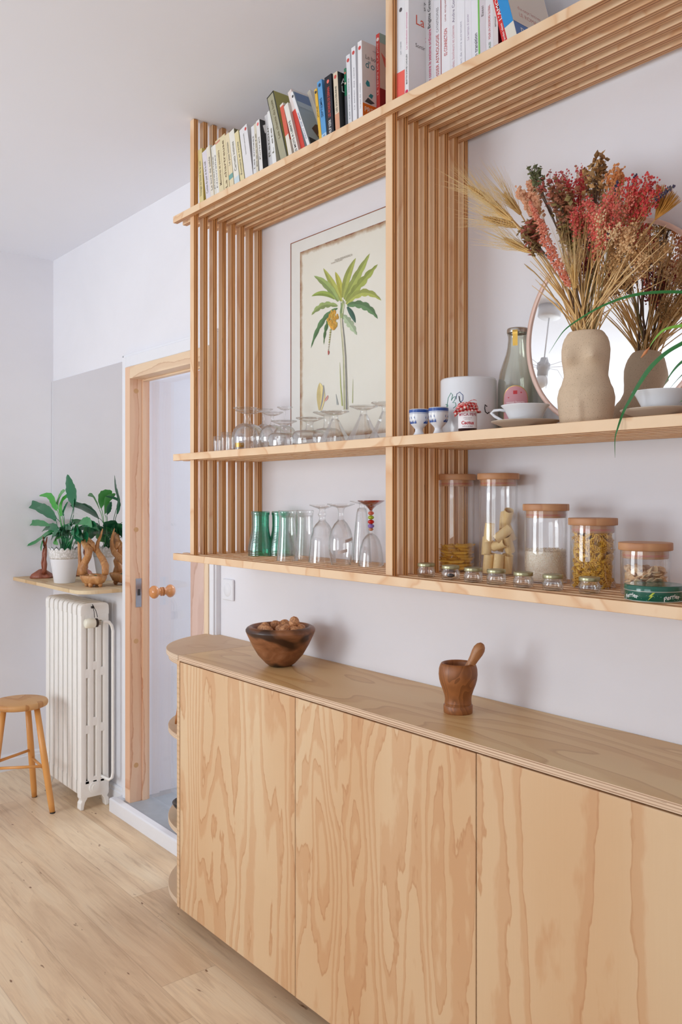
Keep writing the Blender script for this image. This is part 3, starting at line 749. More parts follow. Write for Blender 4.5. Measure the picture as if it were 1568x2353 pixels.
def st(s, c=g, z0=.2, ln=.6, rs=.6): return ('text', s, c, z0, ln, rs)
RED = (206,66,58)
book('yellowed paperback leaning on the left upright, first of the row', 459, 447, 353, 9.5, .105, (222,206,150), (214,190,96), [st('Voyage au bout de la nuit')])
book('lilac white paperback second from the left upright', 475, 463, 353, 10.5, .105, LV, (230,226,220), [st('Contes du jour et de la nuit')])
book('pale cream paperback third from the left upright', 485.5, 473.5, 341, 9, .108, (228,220,206), (228,222,206), [st('Le livre de sable'), ('edge', .86, 1, (200,186,150))])
book('thin white paperback with black speckled cover edge beside the cream ones', 492, 482.5, 341, 4.5, .108, (224,220,208), (70,64,56), [st('Poemes')])
book('thin white paperback with a yellow green cover edge', 498, 487.5, 337, 6, .108, (232,230,224), (192,188,84), [st('Nouvelles')])
book('cream paperback with faded red top corner, left of two thick twins', 504, 489.5, 330, 11, .108, CR, CR, [st('Memoires et souvenirs', (120,96,70)), ('band', .94, .97, (206,140,120), 1)])
book('taller cream paperback with orange back, right of two thick twins', 517, 501, 321, 12, .112, CR, (214,160,110), [st('La chartreuse', (120,96,70), .1, .8)])
book('cream paperback with a small teal emblem near its foot', 530, 514, 315, 9.5, .110, (228,212,176), (226,210,170), [st('Le pays lointain', g, .45, .4), ('band', .22, .30, (120,166,160), 1)])
book('white paperback fading to pale blue at the foot', 541, 523, 309, 12, .112, (232,228,218), (110,104,70), [st('Carnets intimes', g, .3, .5), ('band', 0, .2, (206,220,226), 1)])
book('cream paperback with greenish cover beside the thick white one', 554.5, 538, 308, 9.5, .110, (226,212,166), (180,172,110), [st('Romans et recits')])
book('thick plain white paperback with a red dot near its top', 565.5, 550, 301, 18, .115, WH, (224,222,224), [st('Une histoire personnelle', g, .5, .38, .18), ('dot', .93, (204,74,70), .8)])
book('slim white paperback right of the thick white one', 581, 574.5, 294, 7, .115, (224,224,226), (60,60,62), [st('Les annees')])
book('slim cream paperback with black back edge', 588, 578.5, 290, 5, .115, (214,206,186), (54,50,46), [st('Essais')])
book('white spined paperback with a big black and white portrait cover', 597.5, 582.5, 285, 8, .125, (230,228,226), (26,24,28), [st('Portrait', g, .3, .4), ('dot', .93, (236,120,116)),
      ('cpoly', [(.012,.90),(.030,.96),(.022,.80),(.05,.86),(.04,.74),(.018,.78)], (236,234,232)), ('cpoly', [(.012,.02),(.03,.16),(.07,.24),(.06,.10),(.03,.03)], (206,196,192)), ('cpoly', [(.03,.44),(.045,.52),(.06,.42),(.044,.46)], (226,224,222))])
book('grey white paperback left of the tall green hardback', 617, 602, 272, 10, .115, (214,212,214), (206,204,206), [st('Retour', g, .3, .5)], yoff=.022)
book('pure white paperback touching the tall green hardback', 629, 611.5, 261, 9, .115, (236,236,236), (230,230,230), [st('L ete', g, .3, .4)], yoff=.016)
book('tall olive green hardback with black edges, tallest of the left bay', 647, 613.5, 226, 17, .135, (168,164,138), (160,154,84), [st('Les chants du bois', (110,98,66), .35, .55, .4), ('edge', 0, .06, (30,34,28)), ('edge', .90, 1, (28,32,28)), ('band', .0, .012, (30,34,28), 1), ('band', .985, 1, (30,34,28), 1)], cat='book')
book('white paperback with an orange red strip along its spine', 666, 643, 243, 8, .112, (230,222,210), (226,216,206), [('cbox', .001, .02, .35, .95, (214,90,68)), ('band', .45, .96, (214,96,74), 1)])
book('white paperback lettered LES MOTS leaning left among the leaning books', 680, 652, 246, 10, .112, (232,228,220), (222,216,206), [('text', 'LES MOTS A LIBERTE', (40,38,40), .06, .62, .62)])
book('red and white paperback standing behind the sea cover book', 688, 651, 222, 9, .118, (214,70,58), (226,222,220), [('band', .7, 1, (232,220,216), 1), ('ctext', 'L\'ART', (206,50,60), .02, .80, .022)], yoff=.01)
book('paperback with a sea and hair photograph leaning far to the left', 711, 651, 243, 6.5, .14, (232,232,234), (150,170,188), [('text', 'RECIT DE MER', (120,130,170), .2, .45, .5), ('dot', .93, (60,56,60)), ('band', .0, .09, (70,90,140), 1),
      ('cpoly', [(.005,.995),(.135,.995),(.135,.80),(.005,.84)], (112,136,176)), ('cpoly', [(.005,.84),(.135,.80),(.135,.70),(.005,.74)], (170,188,204), 1), ('cpoly', [(.03,.40),(.05,.50),(.09,.52),(.138,.46),(.138,.20),(.10,.10),(.05,.22)], (84,58,44), 2), ('cpoly', [(.045,.30),(.06,.42),(.085,.42),(.12,.16),(.10,.12),(.06,.24)], (196,140,112), 3), ('cpoly', [(.005,.0),(.138,.0),(.138,.12),(.09,.10),(.03,.20),(.005,.22)], (40,44,58), 4)], leanr=False)
book('white paperback with a red title lying back against the row', 722, 676, 232, 7, .13, (226,220,206), (224,220,212), [('ctext', 'Virginie', (60,58,60), .03, .90, .012), ('ctext', 'MERE', (190,40,50), .012, .78, .018)], yoff=.06)
book('thin yellow paperback beside the sky blue one', 735.5, 722.5, 207, 6, .112, (226,180,60), (226,180,60), [('dot', .94, (30,40,60)), st('JAUNE', (90,70,30), .5, .2)])
book('sky blue paperback with a dark blue round mark', 740.5, 727.5, 191, 11, .112, (92,158,212), (84,150,206), [('dot', .93, (28,60,90)), st('SEPTIEMES', (30,64,100), .42, .30, .66), ('band', 0, .16, (176,206,230), 1), st('LIVRE', (40,80,140), .02, .12, .5)])
book('thick navy paperback with a salmon dot and red title', 749, 742, 182, 16, .122, (24,28,40), (22,22,26), [('dot', .91, (236,120,104)), st('LES MONDES DE DEMAIN', (214,84,72), .36, .46, .5), st('PHILIP KERR', (226,226,226), .08, .24, .5), ('cpoly', [(.02,.50),(.06,.56),(.09,.40),(.05,.34),(.03,.42)], (190,190,190)), ('cpoly', [(.02,.20),(.06,.30),(.09,.16),(.04,.10)], (150,150,150))])
book('cream spined paperback with a black cover and a yellow figure', 772.5, 765.5, 170, 10, .126, (222,206,182), (24,24,24), [('dot', .93, (206,90,80)), st('LES SOUVERAINS', (48,58,48), .38, .40, .5), ('band', .0, .36, (214,156,124), 1), ('cpoly', [(.02,.33),(.05,.44),(.10,.36),(.05,.30)], (226,186,50)), ('cpoly', [(.04,.06),(.07,.26),(.11,.20),(.10,.02),(.06,.0)], (206,164,44)), ('ctext', 'AU', (236,236,236), .012, .86, .03), ('ctext', 'LOIN', (236,236,236), .012, .74, .026)])
book('paperback with a green top and dark speckled foot', 793, 788.5, 160, 5, .126, (46,130,96), (60,66,70), [('dot', .93, (226,110,90)), ('band', 0, .60, (96,96,104), 1), ('dot', .78, (236,210,190))], yoff=.02)
book('tall white paperback with a small red mark, left of three', 801, 795.5, 129, 9, .130, (230,230,234), (226,226,230), [('dot', .93, (206,80,76)), st('Les heures claires', (130,130,140), .2, .5, .3)], yoff=.02)
book('tall white paperback with a small red mark, middle of three', 812, 807.5, 111, 9.5, .130, (232,232,236), (228,228,232), [('dot', .93, (206,80,76)), st('La saison des vents', (130,130,140), .25, .5, .3)], yoff=.012)
book('thick white paperback lettered Le bonheur with an orange PRIX band', 825, 822, 98, 9.5, .150, (234,232,234), (236,234,236), [('dot', .92, (206,70,66)), st('Le pays des oiseaux', (130,130,140), .2, .3, .3), ('cbox', .001, .148, .0, .26, (234,120,30)), ('ctext', 'PRIX', (250,244,236), .006, .19, .020), ('ctext', 'Le bo', (120,120,124), .012, .82, .017), ('ctext', "d'o", (50,130,150), .012, .73, .028), ('ctext', 'NOUVEAU', (150,146,150), .04, .92, .006),
      ('cpoly', [(.012,.50),(.018,.55),(.026,.53),(.028,.48),(.018,.47)], (44,144,156)), ('cpoly', [(.022,.36),(.030,.40),(.040,.39),(.034,.34)], (44,144,156)), ('cpoly', [(.008,.28),(.020,.34),(.045,.30),(.030,.27)], (70,74,80))])
book('red spined paperback with a red and teal cover against the upright', 854, 852.5, 88, 8, .135, (196,58,52), (222,196,186), [('dot', .94, (226,214,206)), st('LE TEMPS DE LA JOIE', (236,200,190), .35, .55, .5), ('cbox', .0, .133, .0, .42, (150,24,30)), ('cpoly', [(.005,.80),(.035,.72),(.06,.80),(.06,.62),(.02,.66)], (226,110,96)), ('cpoly', [(.0,.9),(.13,.9),(.13,1),(.0,1)], (166,196,192)), ('ctext', 'Roman', (240,226,220), .012, .22, .010)], yoff=.05)
# right bay
book('white paperback with a coral red foot at the start of the right bay', 892, 890.5, 8, 18, .120, (232,232,236), (230,230,232), [('dot', .86, (90,86,90)), st('un recit', (130,140,150), .45, .12, .2), ('band', 0, .30, (238,104,92), 1)], yoff=0, group='paperbacks in the right bay')
book('thick white book titled La revolution in red and pink on its cover', 910.5, 907, -42, 9, .165, (234,232,234), (236,235,236), [('dot', .88, (206,60,110)), st('La revolution amoureuse', (210,120,160), .42, .30, .5), st('MARTIN SOPHIE CADALEN', (70,70,74), .14, .24, .5), ('dot', .08, (206,50,90)),
      ('ctext', 'MAR', (60,58,60), .055, .84, .013), ('ctext', 'SOPH', (60,58,60), .055, .80, .013), ('ctext', 'La re', (222,90,64), .024, .68, .036), ('ctext', 'am', (214,50,110), .06, .56, .036), ('ctext', "Sortir de l'e", (120,116,118), .024, .475, .015), ('cpoly', [(.085,.03),(.095,.06),(.12,.05),(.11,.02)], (130,126,126))], yoff=0, group='paperbacks in the right bay')
book('white book with a pink vertical title about ordinary sexism', 965, 958, -40, 18, .15, (230,228,230), (232,226,224), [st('Petit traite contre le sexisme ordinaire', (214,44,112), .06, .56, .5), st('Brigitte Gresy', (44,44,48), .63, .24, .5), ('dot', .03, (60,60,60))], yoff=.062, group='paperbacks in the right bay')
book('white paperback titled LE DOSSIER ASTROLOGIE in dark red', 997, 978, -38, 18, .14, (228,226,230), (214,210,212), [st('LE DOSSIER ASTROLOGIE', (184,74,66), .10, .44, .52), st('CATASTROPHES', (150,146,150), .56, .2, .4), ('edge', .92, 1, (150,60,60))], yoff=.062, group='paperbacks in the right bay')
book('white paperback titled 02 CONNECTION in red', 1012, 996, -38, 20, .14, (236,234,238), (226,222,226), [st('02 CONNECTION', (196,70,66), .34, .22, .5), st('une enquete', (190,140,140), .62, .2, .3)], yoff=.062, group='paperbacks in the right bay')
book('white paperback with a faint pink title beside the 02 one', 1034.5, 1019, -40, 16, .135, (230,228,232), (226,222,226), [st('Jeux paralleles, bonheurs et sciences', (214,170,180), .08, .5, .5), st('Andre Comte', (150,140,160), .6, .25, .5), ('band', .0, .07, (120,80,70), 1)], yoff=.062, group='paperbacks in the right bay')
book('white paperback with a pale grey title, thick and plain', 1051.5, 1038, -40, 18, .135, (236,235,240), (228,226,230), [st('L art de vivre autrement', (190,188,200), .2, .4, .36)], yoff=.062, group='paperbacks in the right bay')
book('white paperback with a pale lilac title and a red speck at its foot', 1071, 1057, -40, 15, .135, (232,230,236), (226,224,228), [st('Le temps d aimer', (190,176,196), .42, .24, .4), ('dot', .04, (206,60,60), .6)], yoff=.062, group='paperbacks in the right bay')
book('white book titled L homme en transition with a bright green stripe', 1086, 1071, -44, 19, .14, (232,232,238), (150,200,110), [st("L'homme en transition", (84,84,94), .03, .42, .56), ('edge', .82, 1, (118,192,84))], yoff=.062, group='paperbacks in the right bay')
book('pinkish white paperback right of the green stripe', 1104.5, 1090, -44, 14, .13, (214,206,212), (206,200,206), [st('Essai', (120,110,116), .6, .1, .5)], yoff=.062, group='paperbacks in the right bay')
book('white paperback with a small green and red title near its foot', 1118, 1104, -44, 17, .13, (230,226,230), (224,220,224), [st('SOLUTIONS LOCALES', (90,130,100), .05, .28, .4), st('POUR UN DESORDRE GLOBAL', (196,90,90), .36, .34, .4)], yoff=.062, group='paperbacks in the right bay')
book('white paperback with a red foot leaning beside the red book', 1134.5, 1119, -30, 11, .125, (226,216,214), (150,30,50), [('band', 0, .30, (206,70,64), 1), st('ETHER', (240,220,214), .04, .12, .5), st('amour', (90,84,90), .5, .12, .5)], yoff=.062, group='paperbacks in the right bay')
book('bright red book lettered L AMOUR leaning to the left', 1163, 1112, -30, 14, .13, (214,44,44), (24,20,22), [st("L'AMOUR", (244,236,232), .46, .40, .78), st('des grandes idees', (244,236,232), .10, .32, .5)], yoff=.03, group='paperbacks in the right bay')
book('blue and white novel lettered ROMAN leaning at the end of the row', 1174, 1124, -30, 22, .16, (226,220,206), (64,110,178), [('band', .35, .80, (40,140,206), 1), ('ctext', 'ROMAN', (230,236,244), .02, .24, .032), ('cpoly', [(.0,.36),(.158,.36),(.158,1),(.0,1)], (226,216,204)), ('ctext', 'dix-sept lettres', (206,130,120), .03, .60, .014), ('ctext', 'LE ROMAN', (206,120,110), .03, .50, .016)], yoff=.02, group='paperbacks in the right bay')

print('DRIFT', drift, prevb)
# ------------------------------------------------------------------ glasses
def at_fw(px, fw, z):
    p = atF(px, 1000, fw); return (p.x, p.y, z)
def fwY(px, Y): return (Y-CAMY)/ray(px, 0).y
ZL, ZM = 1.296, 1.655
def hollow(outer, th=.0018):
    inner = []
    for i, (r, z) in enumerate(outer):
        inner.append((max(r-th, 0), z))
    return inner
def goblet(name, lab, cat, px, Y, z, bowl, H, foot_r, foot_z, stem, ribs=0, facets=0, group=None, par=None, mat=None, fm=None):
    """upside down stemmed glass; bowl = outline from the rim (standing on the shelf) up to the stem; stem = outline from bowl top to the foot"""
    fw = fwY(px, Y); p = at_fw(px, fw, z)
    t = thing(name, lab, cat, (p[0], Y, z), 0, group)
    b = MB(); th = .0016
    mod = None
    if ribs: mod = lambda r, zz, a: r*(1+.018*abs(math.cos(a*ribs/2))*(1 if zz < bowl[-1][1]*.95 else 0))
    n = facets or 48
    inner = [(max(r-th, .0005), zz-(th if i == len(bowl)-1 else 0)) for i, (r, zz) in enumerate(bowl)]
    b.lathe(bowl+[], n, None, 0, not facets, mod=mod); b.lathe(inner[::-1], n, None, 0, not facets); b.lathe([inner[0], (bowl[0][0]-.0008, bowl[0][1]-.0002), bowl[0]], n)
    b.build('bowl', mat or M_glass, t)
    b = MB(); b.lathe(stem, 24); b.build('stem', mat or M_glass, t)
    b = MB(); b.lathe([(stem[-1][0], foot_z-.004), (foot_r*.5, foot_z-.0022), (foot_r, H-.0022), (foot_r, H), (foot_r*.5, H-.0004), (0, H)], 48); b.build('foot', fm or mat or M_glass, t)
    return t
def tumbler(name, lab, cat, px, Y, z, outer, th=.0022, base=.008, mat=None, n=48, mod=None, group=None, flip=True, band=None):
    fw = fwY(px, Y); p = at_fw(px, fw, z); t = thing(name, lab, cat, (p[0], Y, z), 0, group)
    b = MB(); H = outer[-1][1]
    b.lathe(outer+[(0, H)], n, mod=mod); inner = [(max(r-th, .0005), zz) for r, zz in outer if zz < H-base]; inner.append((inner[-1][0]*.98, H-base)); 
    b.lathe([(0, H-base)]+inner[::-1]+[outer[0]], n)
    b.build('glass_body', mat or M_glass, t)
    if band:
        b = MB(); b.lathe([(r+.0004, zz) for r, zz in band[0]], n); b.build('band', band[1], t)
    return t
G1 = 'glasses on the middle shelf'
M_gold = paint('gold_trim', (206,164,90), .25, .1, Metallic=.8)
# shot glasses and the small decorated glass
for i, (px, Y, yt, wp, lab) in enumerate([(500, -.255, 1003, 19, 'small clear shot glass nearest the left upright on the middle shelf'), (517, -.215, 993, 18, 'taller clear shot glass, second from the left upright'), (530, -.235, 994, 17, 'clear shot glass just left of the snifters')]):
    fw = fwY(px, Y); r = wp*fw/FPX/2; H = CAMZ+(HY-yt)/FPX*fw-ZM
    tumbler('shot_glass', lab, 'glass', px, Y, ZM, [(r*.92,0),(r*.95,H*.2),(r,H*.7),(r,H)], .0016, .010, group=G1)
px, Y = 551, -.285; fw = fwY(px, Y); r = 22*fw/FPX/2; H = .052
tumbler('shot_glass', 'little white frosted glass with a gold band in front of the snifters', 'glass', px, Y, ZM, [(r*.8,0),(r*.9,H*.3),(r,H*.8),(r,H)], .0016, .006, mat=thin_glass('frosted_white', (.93,.93,.95), (.8,.8,.82), .1, 2), group=G1, band=([(r*.86,.008),(r*.93,.022)], M_gold))
def snifter(lab, px, Y, wp, yfoot, footw, tall=1.0, stemr=.0045, name='brandy_glass'):
    fw = fwY(px, Y); R = wp*fw/FPX/2; H = CAMZ+(HY-yfoot)/FPX*fw-ZM; fr = footw*fw/FPX/2; hb = H*.66*tall
    bowl = [(R*.74,0),(R*.86,hb*.12),(R*.96,hb*.28),(R,hb*.45),(R*.97,hb*.6),(R*.86,hb*.76),(R*.66,hb*.89),(R*.40,hb*.97),(stemr*1.6,hb)]
    stem = [(stemr*2.2,hb-.002),(stemr*1.2,hb+.006),(stemr,(hb+H)/2),(stemr*1.2,H-.014),(stemr*2.4,H-.009)]
    return goblet(name, lab, 'glass', px, Y, ZM, bowl, H, fr, H-.008, stem, group=G1)
snifter('upside down brandy glass behind the front snifter on the middle shelf', 563, -.155, 62, 937, 54)
snifter('big round upside down brandy glass at the front of the middle shelf', 573, -.245, 73, 943, 63)
snifter('upside down brandy glass right of the big front snifter', 626, -.215, 62, 947, 50)
snifter('thin stemmed upside down wine glass behind the first ribbed coupe', 655, -.10, 58, 935, 36, .9, .0022, 'wine_glass')
snifter('upside down brandy glass at the back beside the left upright', 606, -.09, 50, 940, 44)
def coupe(lab, px, Y, wp, yfoot, footw):
    fw = fwY(px, Y); R = wp*fw/FPX/2; H = CAMZ+(HY-yfoot)/FPX*fw-ZM; fr = footw*fw/FPX/2; hb = H*.56
    bowl = [(R*.97,0),(R,hb*.1),(R,hb*.62),(R*.95,hb*.82),(R*.78,hb*.94),(R*.35,hb*.99),(.012,hb)]
    stem = [(.016,hb-.001),(.0115,hb+.004),(.010,hb+(H-hb)*.4),(.0115,H-.014),(.018,H-.009)]
    return goblet('coupe_glass', lab, 'glass', px, Y, ZM, bowl, H, fr, H-.008, stem, ribs=44, group=G1)
coupe('upside down coupe with a finely ribbed bowl, left of the pair', 653, -.235, 74, 967, 60)
coupe('upside down coupe with a finely ribbed bowl, right of the pair', 712, -.235, 80, 960, 64)
coupe('upside down ribbed coupe behind the faceted cocktail glasses', 752, -.12, 66, 947, 66)
def cone(lab, px, Y, wp, yfoot, footw):
    fw = fwY(px, Y); R = wp*fw/FPX/2; H = CAMZ+(HY-yfoot)/FPX*fw-ZM; fr = footw*fw/FPX/2; hb = H*.78
    bowl = [(R,0),(R*.985,.004),(R*.62,hb*.45),(R*.30,hb*.86),(R*.24,hb*.93),(.0085,hb)]
    stem = [(R*.24,hb-.008),(.010,hb),(.009,hb+(H-hb)*.4),(.012,H-.010),(.018,H-.007)]
    return goblet('cocktail_glass', lab, 'glass', px, Y, ZM, bowl, H, fr, H-.007, stem, facets=10, group=G1)
cone('upside down faceted cocktail glass, left of three', 770, -.245, 80, 945, 66)
cone('upside down faceted cocktail glass, middle of three', 836, -.235, 84, 933, 66)
cone('upside down faceted cocktail glass half hidden by the upright', 886, -.215, 84, 925, 66)

G2 = 'glasses on the lower shelf'
ring = lambda r, z, a: r*(1+.012*math.sin(z*2*PI/.0055))
def many(prof, n):
    out = []
    for i in range(n+1):
        s = i/n*(len(prof)-1); k = min(int(s), len(prof)-2); f = s-k; out.append((prof[k][0]*(1-f)+prof[k+1][0]*f, prof[k][1]*(1-f)+prof[k+1][1]*f))
    return out
gp = [(.044,0),(.0445,.02),(.041,.045),(.036,.065),(.0325,.085),(.031,.105),(.031,.125),(.0315,.145),(.0315,.152)]
for px, Y, lab in [(599, -.128, 'green ribbed glass beside the left upright on the lower shelf'), (646, -.075, 'green ribbed glass half hidden behind the clear tumbler')]:
    tumbler('green_glass', lab, 'glass', px, Y, ZL, many(gp, 90), .0025, .012, M_ggreen, 40, ring, group='green ribbed glasses', band=([(.0318,.141),(.0325,.143),(.0325,.152),(.031,.154)], M_ggreen))
cp = [(.0355,0),(.0345,.01),(.0315,.04),(.0285,.075),(.0265,.11),(.0262,.135),(.0275,.146),(.0285,.150),(.029,.156),(.0285,.161)]
tumbler('tumbler', 'clear flared tumbler upside down in front of the second green glass', 'glass', 660.5, -.198, ZL, cp, .002, .018, group=G2)
tumbler('tumbler', 'clear flared tumbler upside down between its twin and the goblets', 'glass', 701, -.109, ZL, cp, .002, .018, group=G2)
t = goblet('beer_goblet', 'clear stemmed goblet upside down, left of the two goblets', 'glass', 741, -.151, ZL, [(.0445,0),(.0435,.006),(.041,.03),(.038,.062),(.0365,.078),(.035,.083),(.031,.09),(.030,.105),(.022,.118),(.012,.128),(.010,.132)], .180, .041, .172, [(.012,.130),(.0085,.138),(.012,.146),(.014,.150),(.010,.156),(.009,.164),(.016,.171)], group=G2)
t = goblet('beer_goblet', 'clear tulip goblet upside down with paper labels on its bowl', 'glass', 784, -.170, ZL, [(.030,0),(.0325,.012),(.0365,.035),(.0375,.055),(.036,.08),(.030,.105),(.020,.124),(.012,.132),(.009,.136)], .184, .042, .176, [(.011,.134),(.008,.142),(.0075,.155),(.010,.168),(.016,.175)], group=G2)
for zz, a0 in ((.034, -.95), (.068, -.35)):
    b = MB()
    for k in range(6):
        a = a0+k*.13; a2 = a+.13; r = .0375; q = .0012*k
        b.add([(r*math.cos(a), r*math.sin(a), zz+q), (r*math.cos(a2), r*math.sin(a2), zz+q), (r*math.cos(a2), r*math.sin(a2), zz+.009+q), (r*math.cos(a), r*math.sin(a), zz+.009+q)], [(0,1,2,3)])
    b.build('paper_label', paint('faded_label', (206,192,186), .6), t)
goblet('tall_glass', 'tall slim clear glass standing behind the goblets', 'glass', 832, -.060, ZL, [(.030,0),(.029,.02),(.026,.07),(.021,.12),(.017,.155),(.014,.168),(.008,.170)], .192, .038, .186, [(.010,.169),(.0075,.175),(.010,.183),(.015,.186)], group=G2)
# glass with a stem of coloured beads
t = goblet('beaded_glass', 'wine glass upside down with a stem of coloured beads and a red foot', 'glass', 853, -.132, ZL, [(.0385,0),(.038,.008),(.036,.03),(.0325,.055),(.026,.076),(.018,.088),(.011,.094),(.006,.097)], .194, .040, .182, [(.006,.095),(.0042,.10),(.0042,.172),(.010,.178),(.014,.183)], group=G2, fm=M_gred)
for zz, r, c in ((.1085, .0072, (.85,.55,.40)), (.118, .0098, (.62,.50,.80)), (.1305, .0098, (.85,.14,.08)), (.1435, .0092, (.72,.80,.20)), (.156, .0090, (.90,.45,.35))):
    b = MB(); b.ball((0,0,zz), (r,r,r*.68), 20); b.build('bead', paint('bead_%d' % int(zz*1e4), tuple(int(255*v) for v in c), .15, .05, Transmission_Weight=.35), t)
b = MB(); b.lathe([(.0042,.163),(.006,.168),(.014,.176),(.018,.180)], 24); b.build('red_neck', M_gred, t)

# ------------------------------------------------------------------ pantry jars
def lidwood(i): return pine('jar_lid_wood_%d' % i, 'x', light=(206,160,120), mid=(198,148,108), dark=(188,136,96), k=1.0, freq=3, tilt=14, across='y', seed=i)
JL = [('tall glass jar of penne with a wooden lid, first from the upright', 1048.5, 2.336, 1090), ('tall glass jar of big pasta tubes with a wooden lid', 1145.5, 2.221, 1088), ('middle sized glass jar of rice with a wooden lid', 1255, 2.03, 1158), ('glass jar full of fusilli with a wooden lid', 1363, 1.92, 1190), ('low glass jar of dried slices with a wooden lid behind the green tin', 1484, 1.771, 1246)]
JP = []
for i, (lab, px, fw, yt) in enumerate(JL):
    p = atF(px, 1200, fw); H = CAMZ+(HY-yt)/FPX*fw-ZL
    t = thing('storage_jar', lab, 'jar', (p.x, p.y, ZL), 0, 'pantry jars with wooden lids'); JP.append((p.x, p.y, H))
    R = .0500; b = MB(); hj = H-.016
    b.lathe([(0,0),(R-.004,0),(R-.001,.001),(R,.004),(R,hj-.002),(R-.0005,hj)], 56); b.lathe([(R-.0025,hj),(R-.0025,.008),(R-.006,.0055),(0,.005)], 56); b.lathe([(R-.0005,hj),(R-.0025,hj)], 56)
    b.build('jar_glass', M_jarglass, t)
    b = MB(); b.lathe([(0,hj),(.0535,hj),(.0545,hj+.0015),(.0545,H-.002),(.0535,H-.0002),(.052,H),(0,H)], 56); b.lathe([(0,hj-.017),(.0455,hj-.017),(.0465,hj-.016),(.0465,hj)], 48)
    lid = b.build('lid', lidwood(i), t)
    b = MB(); b.lathe([(.0466,hj-.0125),(.0474,hj-.0115),(.0474,hj-.0095),(.0466,hj-.0085)], 48); b.build('seal', paint('seal_ring', (196,120,96), .4), lid)
def dup(o, loc, rot, lab, cat, grp, sc=1):
    c = o.copy(); COL.objects.link(c); c.location = loc; c.rotation_euler = rot; c.scale = (sc,)*3; return tag(c, lab, cat, grp)
def drop(o, lab, cat, grp, places):
    for i, (loc, rot) in enumerate(places):
        if i == 0: o.location = loc; o.rotation_euler = rot; tag(o, lab, cat, grp)
        else: dup(o, loc, rot, lab, cat, grp)
R_ = random.Random(11)
# penne: layers of horizontal tubes
M_penne = paint('penne_pasta', (244,192,72), .5, .08, 40, Subsurface_Weight=.0)
b = MB(); L = .019
for s, r in ((1, .0042), (0, .0031)):
    vs = []; n = 12
    for e in (-1, 1):
        for k in range(n):
            a = 2*PI*k/n; x = e*L+.0045*math.cos(a)*e*1; vs.append((x, r*math.sin(a), r*math.cos(a)))
    b.add(vs, [(k, (k+1)%n, n+(k+1)%n, n+k) if s else (n+k, n+(k+1)%n, (k+1)%n, k) for k in range(n)], 0, True)
o = b.build('penne', M_penne)
pl = []; jx, jy, _ = JP[0]
for layer in range(8):
    base = R_.uniform(-.5,.5)+PI*.32
    for row in range(-4, 5):
        yo = row*.0098; half = math.sqrt(max(0, .045**2-yo**2))
        if half < .02: continue
        for e in ((-1, 1) if half > .036 else (0,)):
            a = base+R_.uniform(-.22,.22); xo = e*.0215+R_.uniform(-.003,.003)
            if math.hypot(abs(xo)+.016, yo) > .0475: xo *= .7
            pl.append(((jx+xo*math.cos(base)-yo*math.sin(base), jy+xo*math.sin(base)+yo*math.cos(base), ZL+.011+layer*.0083+R_.uniform(-.001,.001)), (0, R_.uniform(-.12,.12), a)))
drop(o, 'yellow penne lying in the tall jar nearest the upright', 'pasta', 'penne in the first tall jar', pl)
# paccheri
M_pac = paint('large_pasta', (250,218,160), .5, .05, 40)
b = MB(); b.lathe([(.0125,-.024),(.0132,0),(.0125,.024)], 24); b.lathe([(.0106,.024),(.0112,0),(.0106,-.024)], 24); b.lathe([(.0125,.024),(.0106,.024)], 24); b.lathe([(.0106,-.024),(.0125,-.024)], 24)
o = b.build('pasta_tube', M_pac); jx, jy, _ = JP[1]
def rl(rx, ry): return (jx+SA*rx*1-CA*(-ry)*-1, jy+CA*rx+SA*ry)      # rx to the right in view, ry away from the viewer
pc = [(-.028,-.008,.030,0,.1),(-.004,-.024,.032,.12,.0),(.022,-.014,.030,-.22,.2),(.026,.018,.030,.1,.1),(-.010,.020,.030,.3,.2),(-.028,.012,.075,.1,.1),(.002,-.006,.080,1.2,.6),(.024,-.010,.082,-.5,.2),(.012,.024,.085,.2,.3),(-.026,-.014,.112,.05,.1),(.008,-.020,.108,.9,-.2),(.028,.006,.112,-.35,.2),(.020,.018,.140,.35,-.2),(.022,-.006,.150,.55,.3)]
drop(o, 'large pale pasta tube lying in the second tall jar', 'pasta', 'large pasta tubes in the second jar', [((rl(x,y)[0], rl(x,y)[1], ZL+z), (aa2, aa, R_.uniform(0,3))) for x, y, z, aa, aa2 in pc])
# rice
jx, jy, _ = JP[2]
b = MB(); prof = [(0,.0062),(.0445,.0062),(.0470,.009),(.0472,.075)]; b.lathe(prof, 48)
for k in range(900):
    a = R_.uniform(0,2*PI); r = .047*math.sqrt(R_.random()) if k < 450 else .0466; z = .077+R_.uniform(-.002,.003) if k < 450 else R_.uniform(.012,.077)
    b.blob((r*math.cos(a), r*math.sin(a), z), (.0032,.0011,.0011), 0, M=Euler((R_.uniform(-1,1),R_.uniform(-1,1),R_.uniform(0,3))).to_matrix())
b.lathe([(.0472,.075),(.03,.0765),(0,.077)], 48)
N = NT('rice_grains'); f = N.noise(N.coord(), 420, 2); N.base(N.ramp(f, [(.3, rgb((236,216,190))), (.6, rgb((252,242,226)))])); N.bump(f, .6, .003); N.set(Roughness=.6)
tag(b.build('rice', N.m, loc=(jx, jy, ZL)), 'white rice filling the lower half of the middle sized jar', 'rice', kind='stuff')
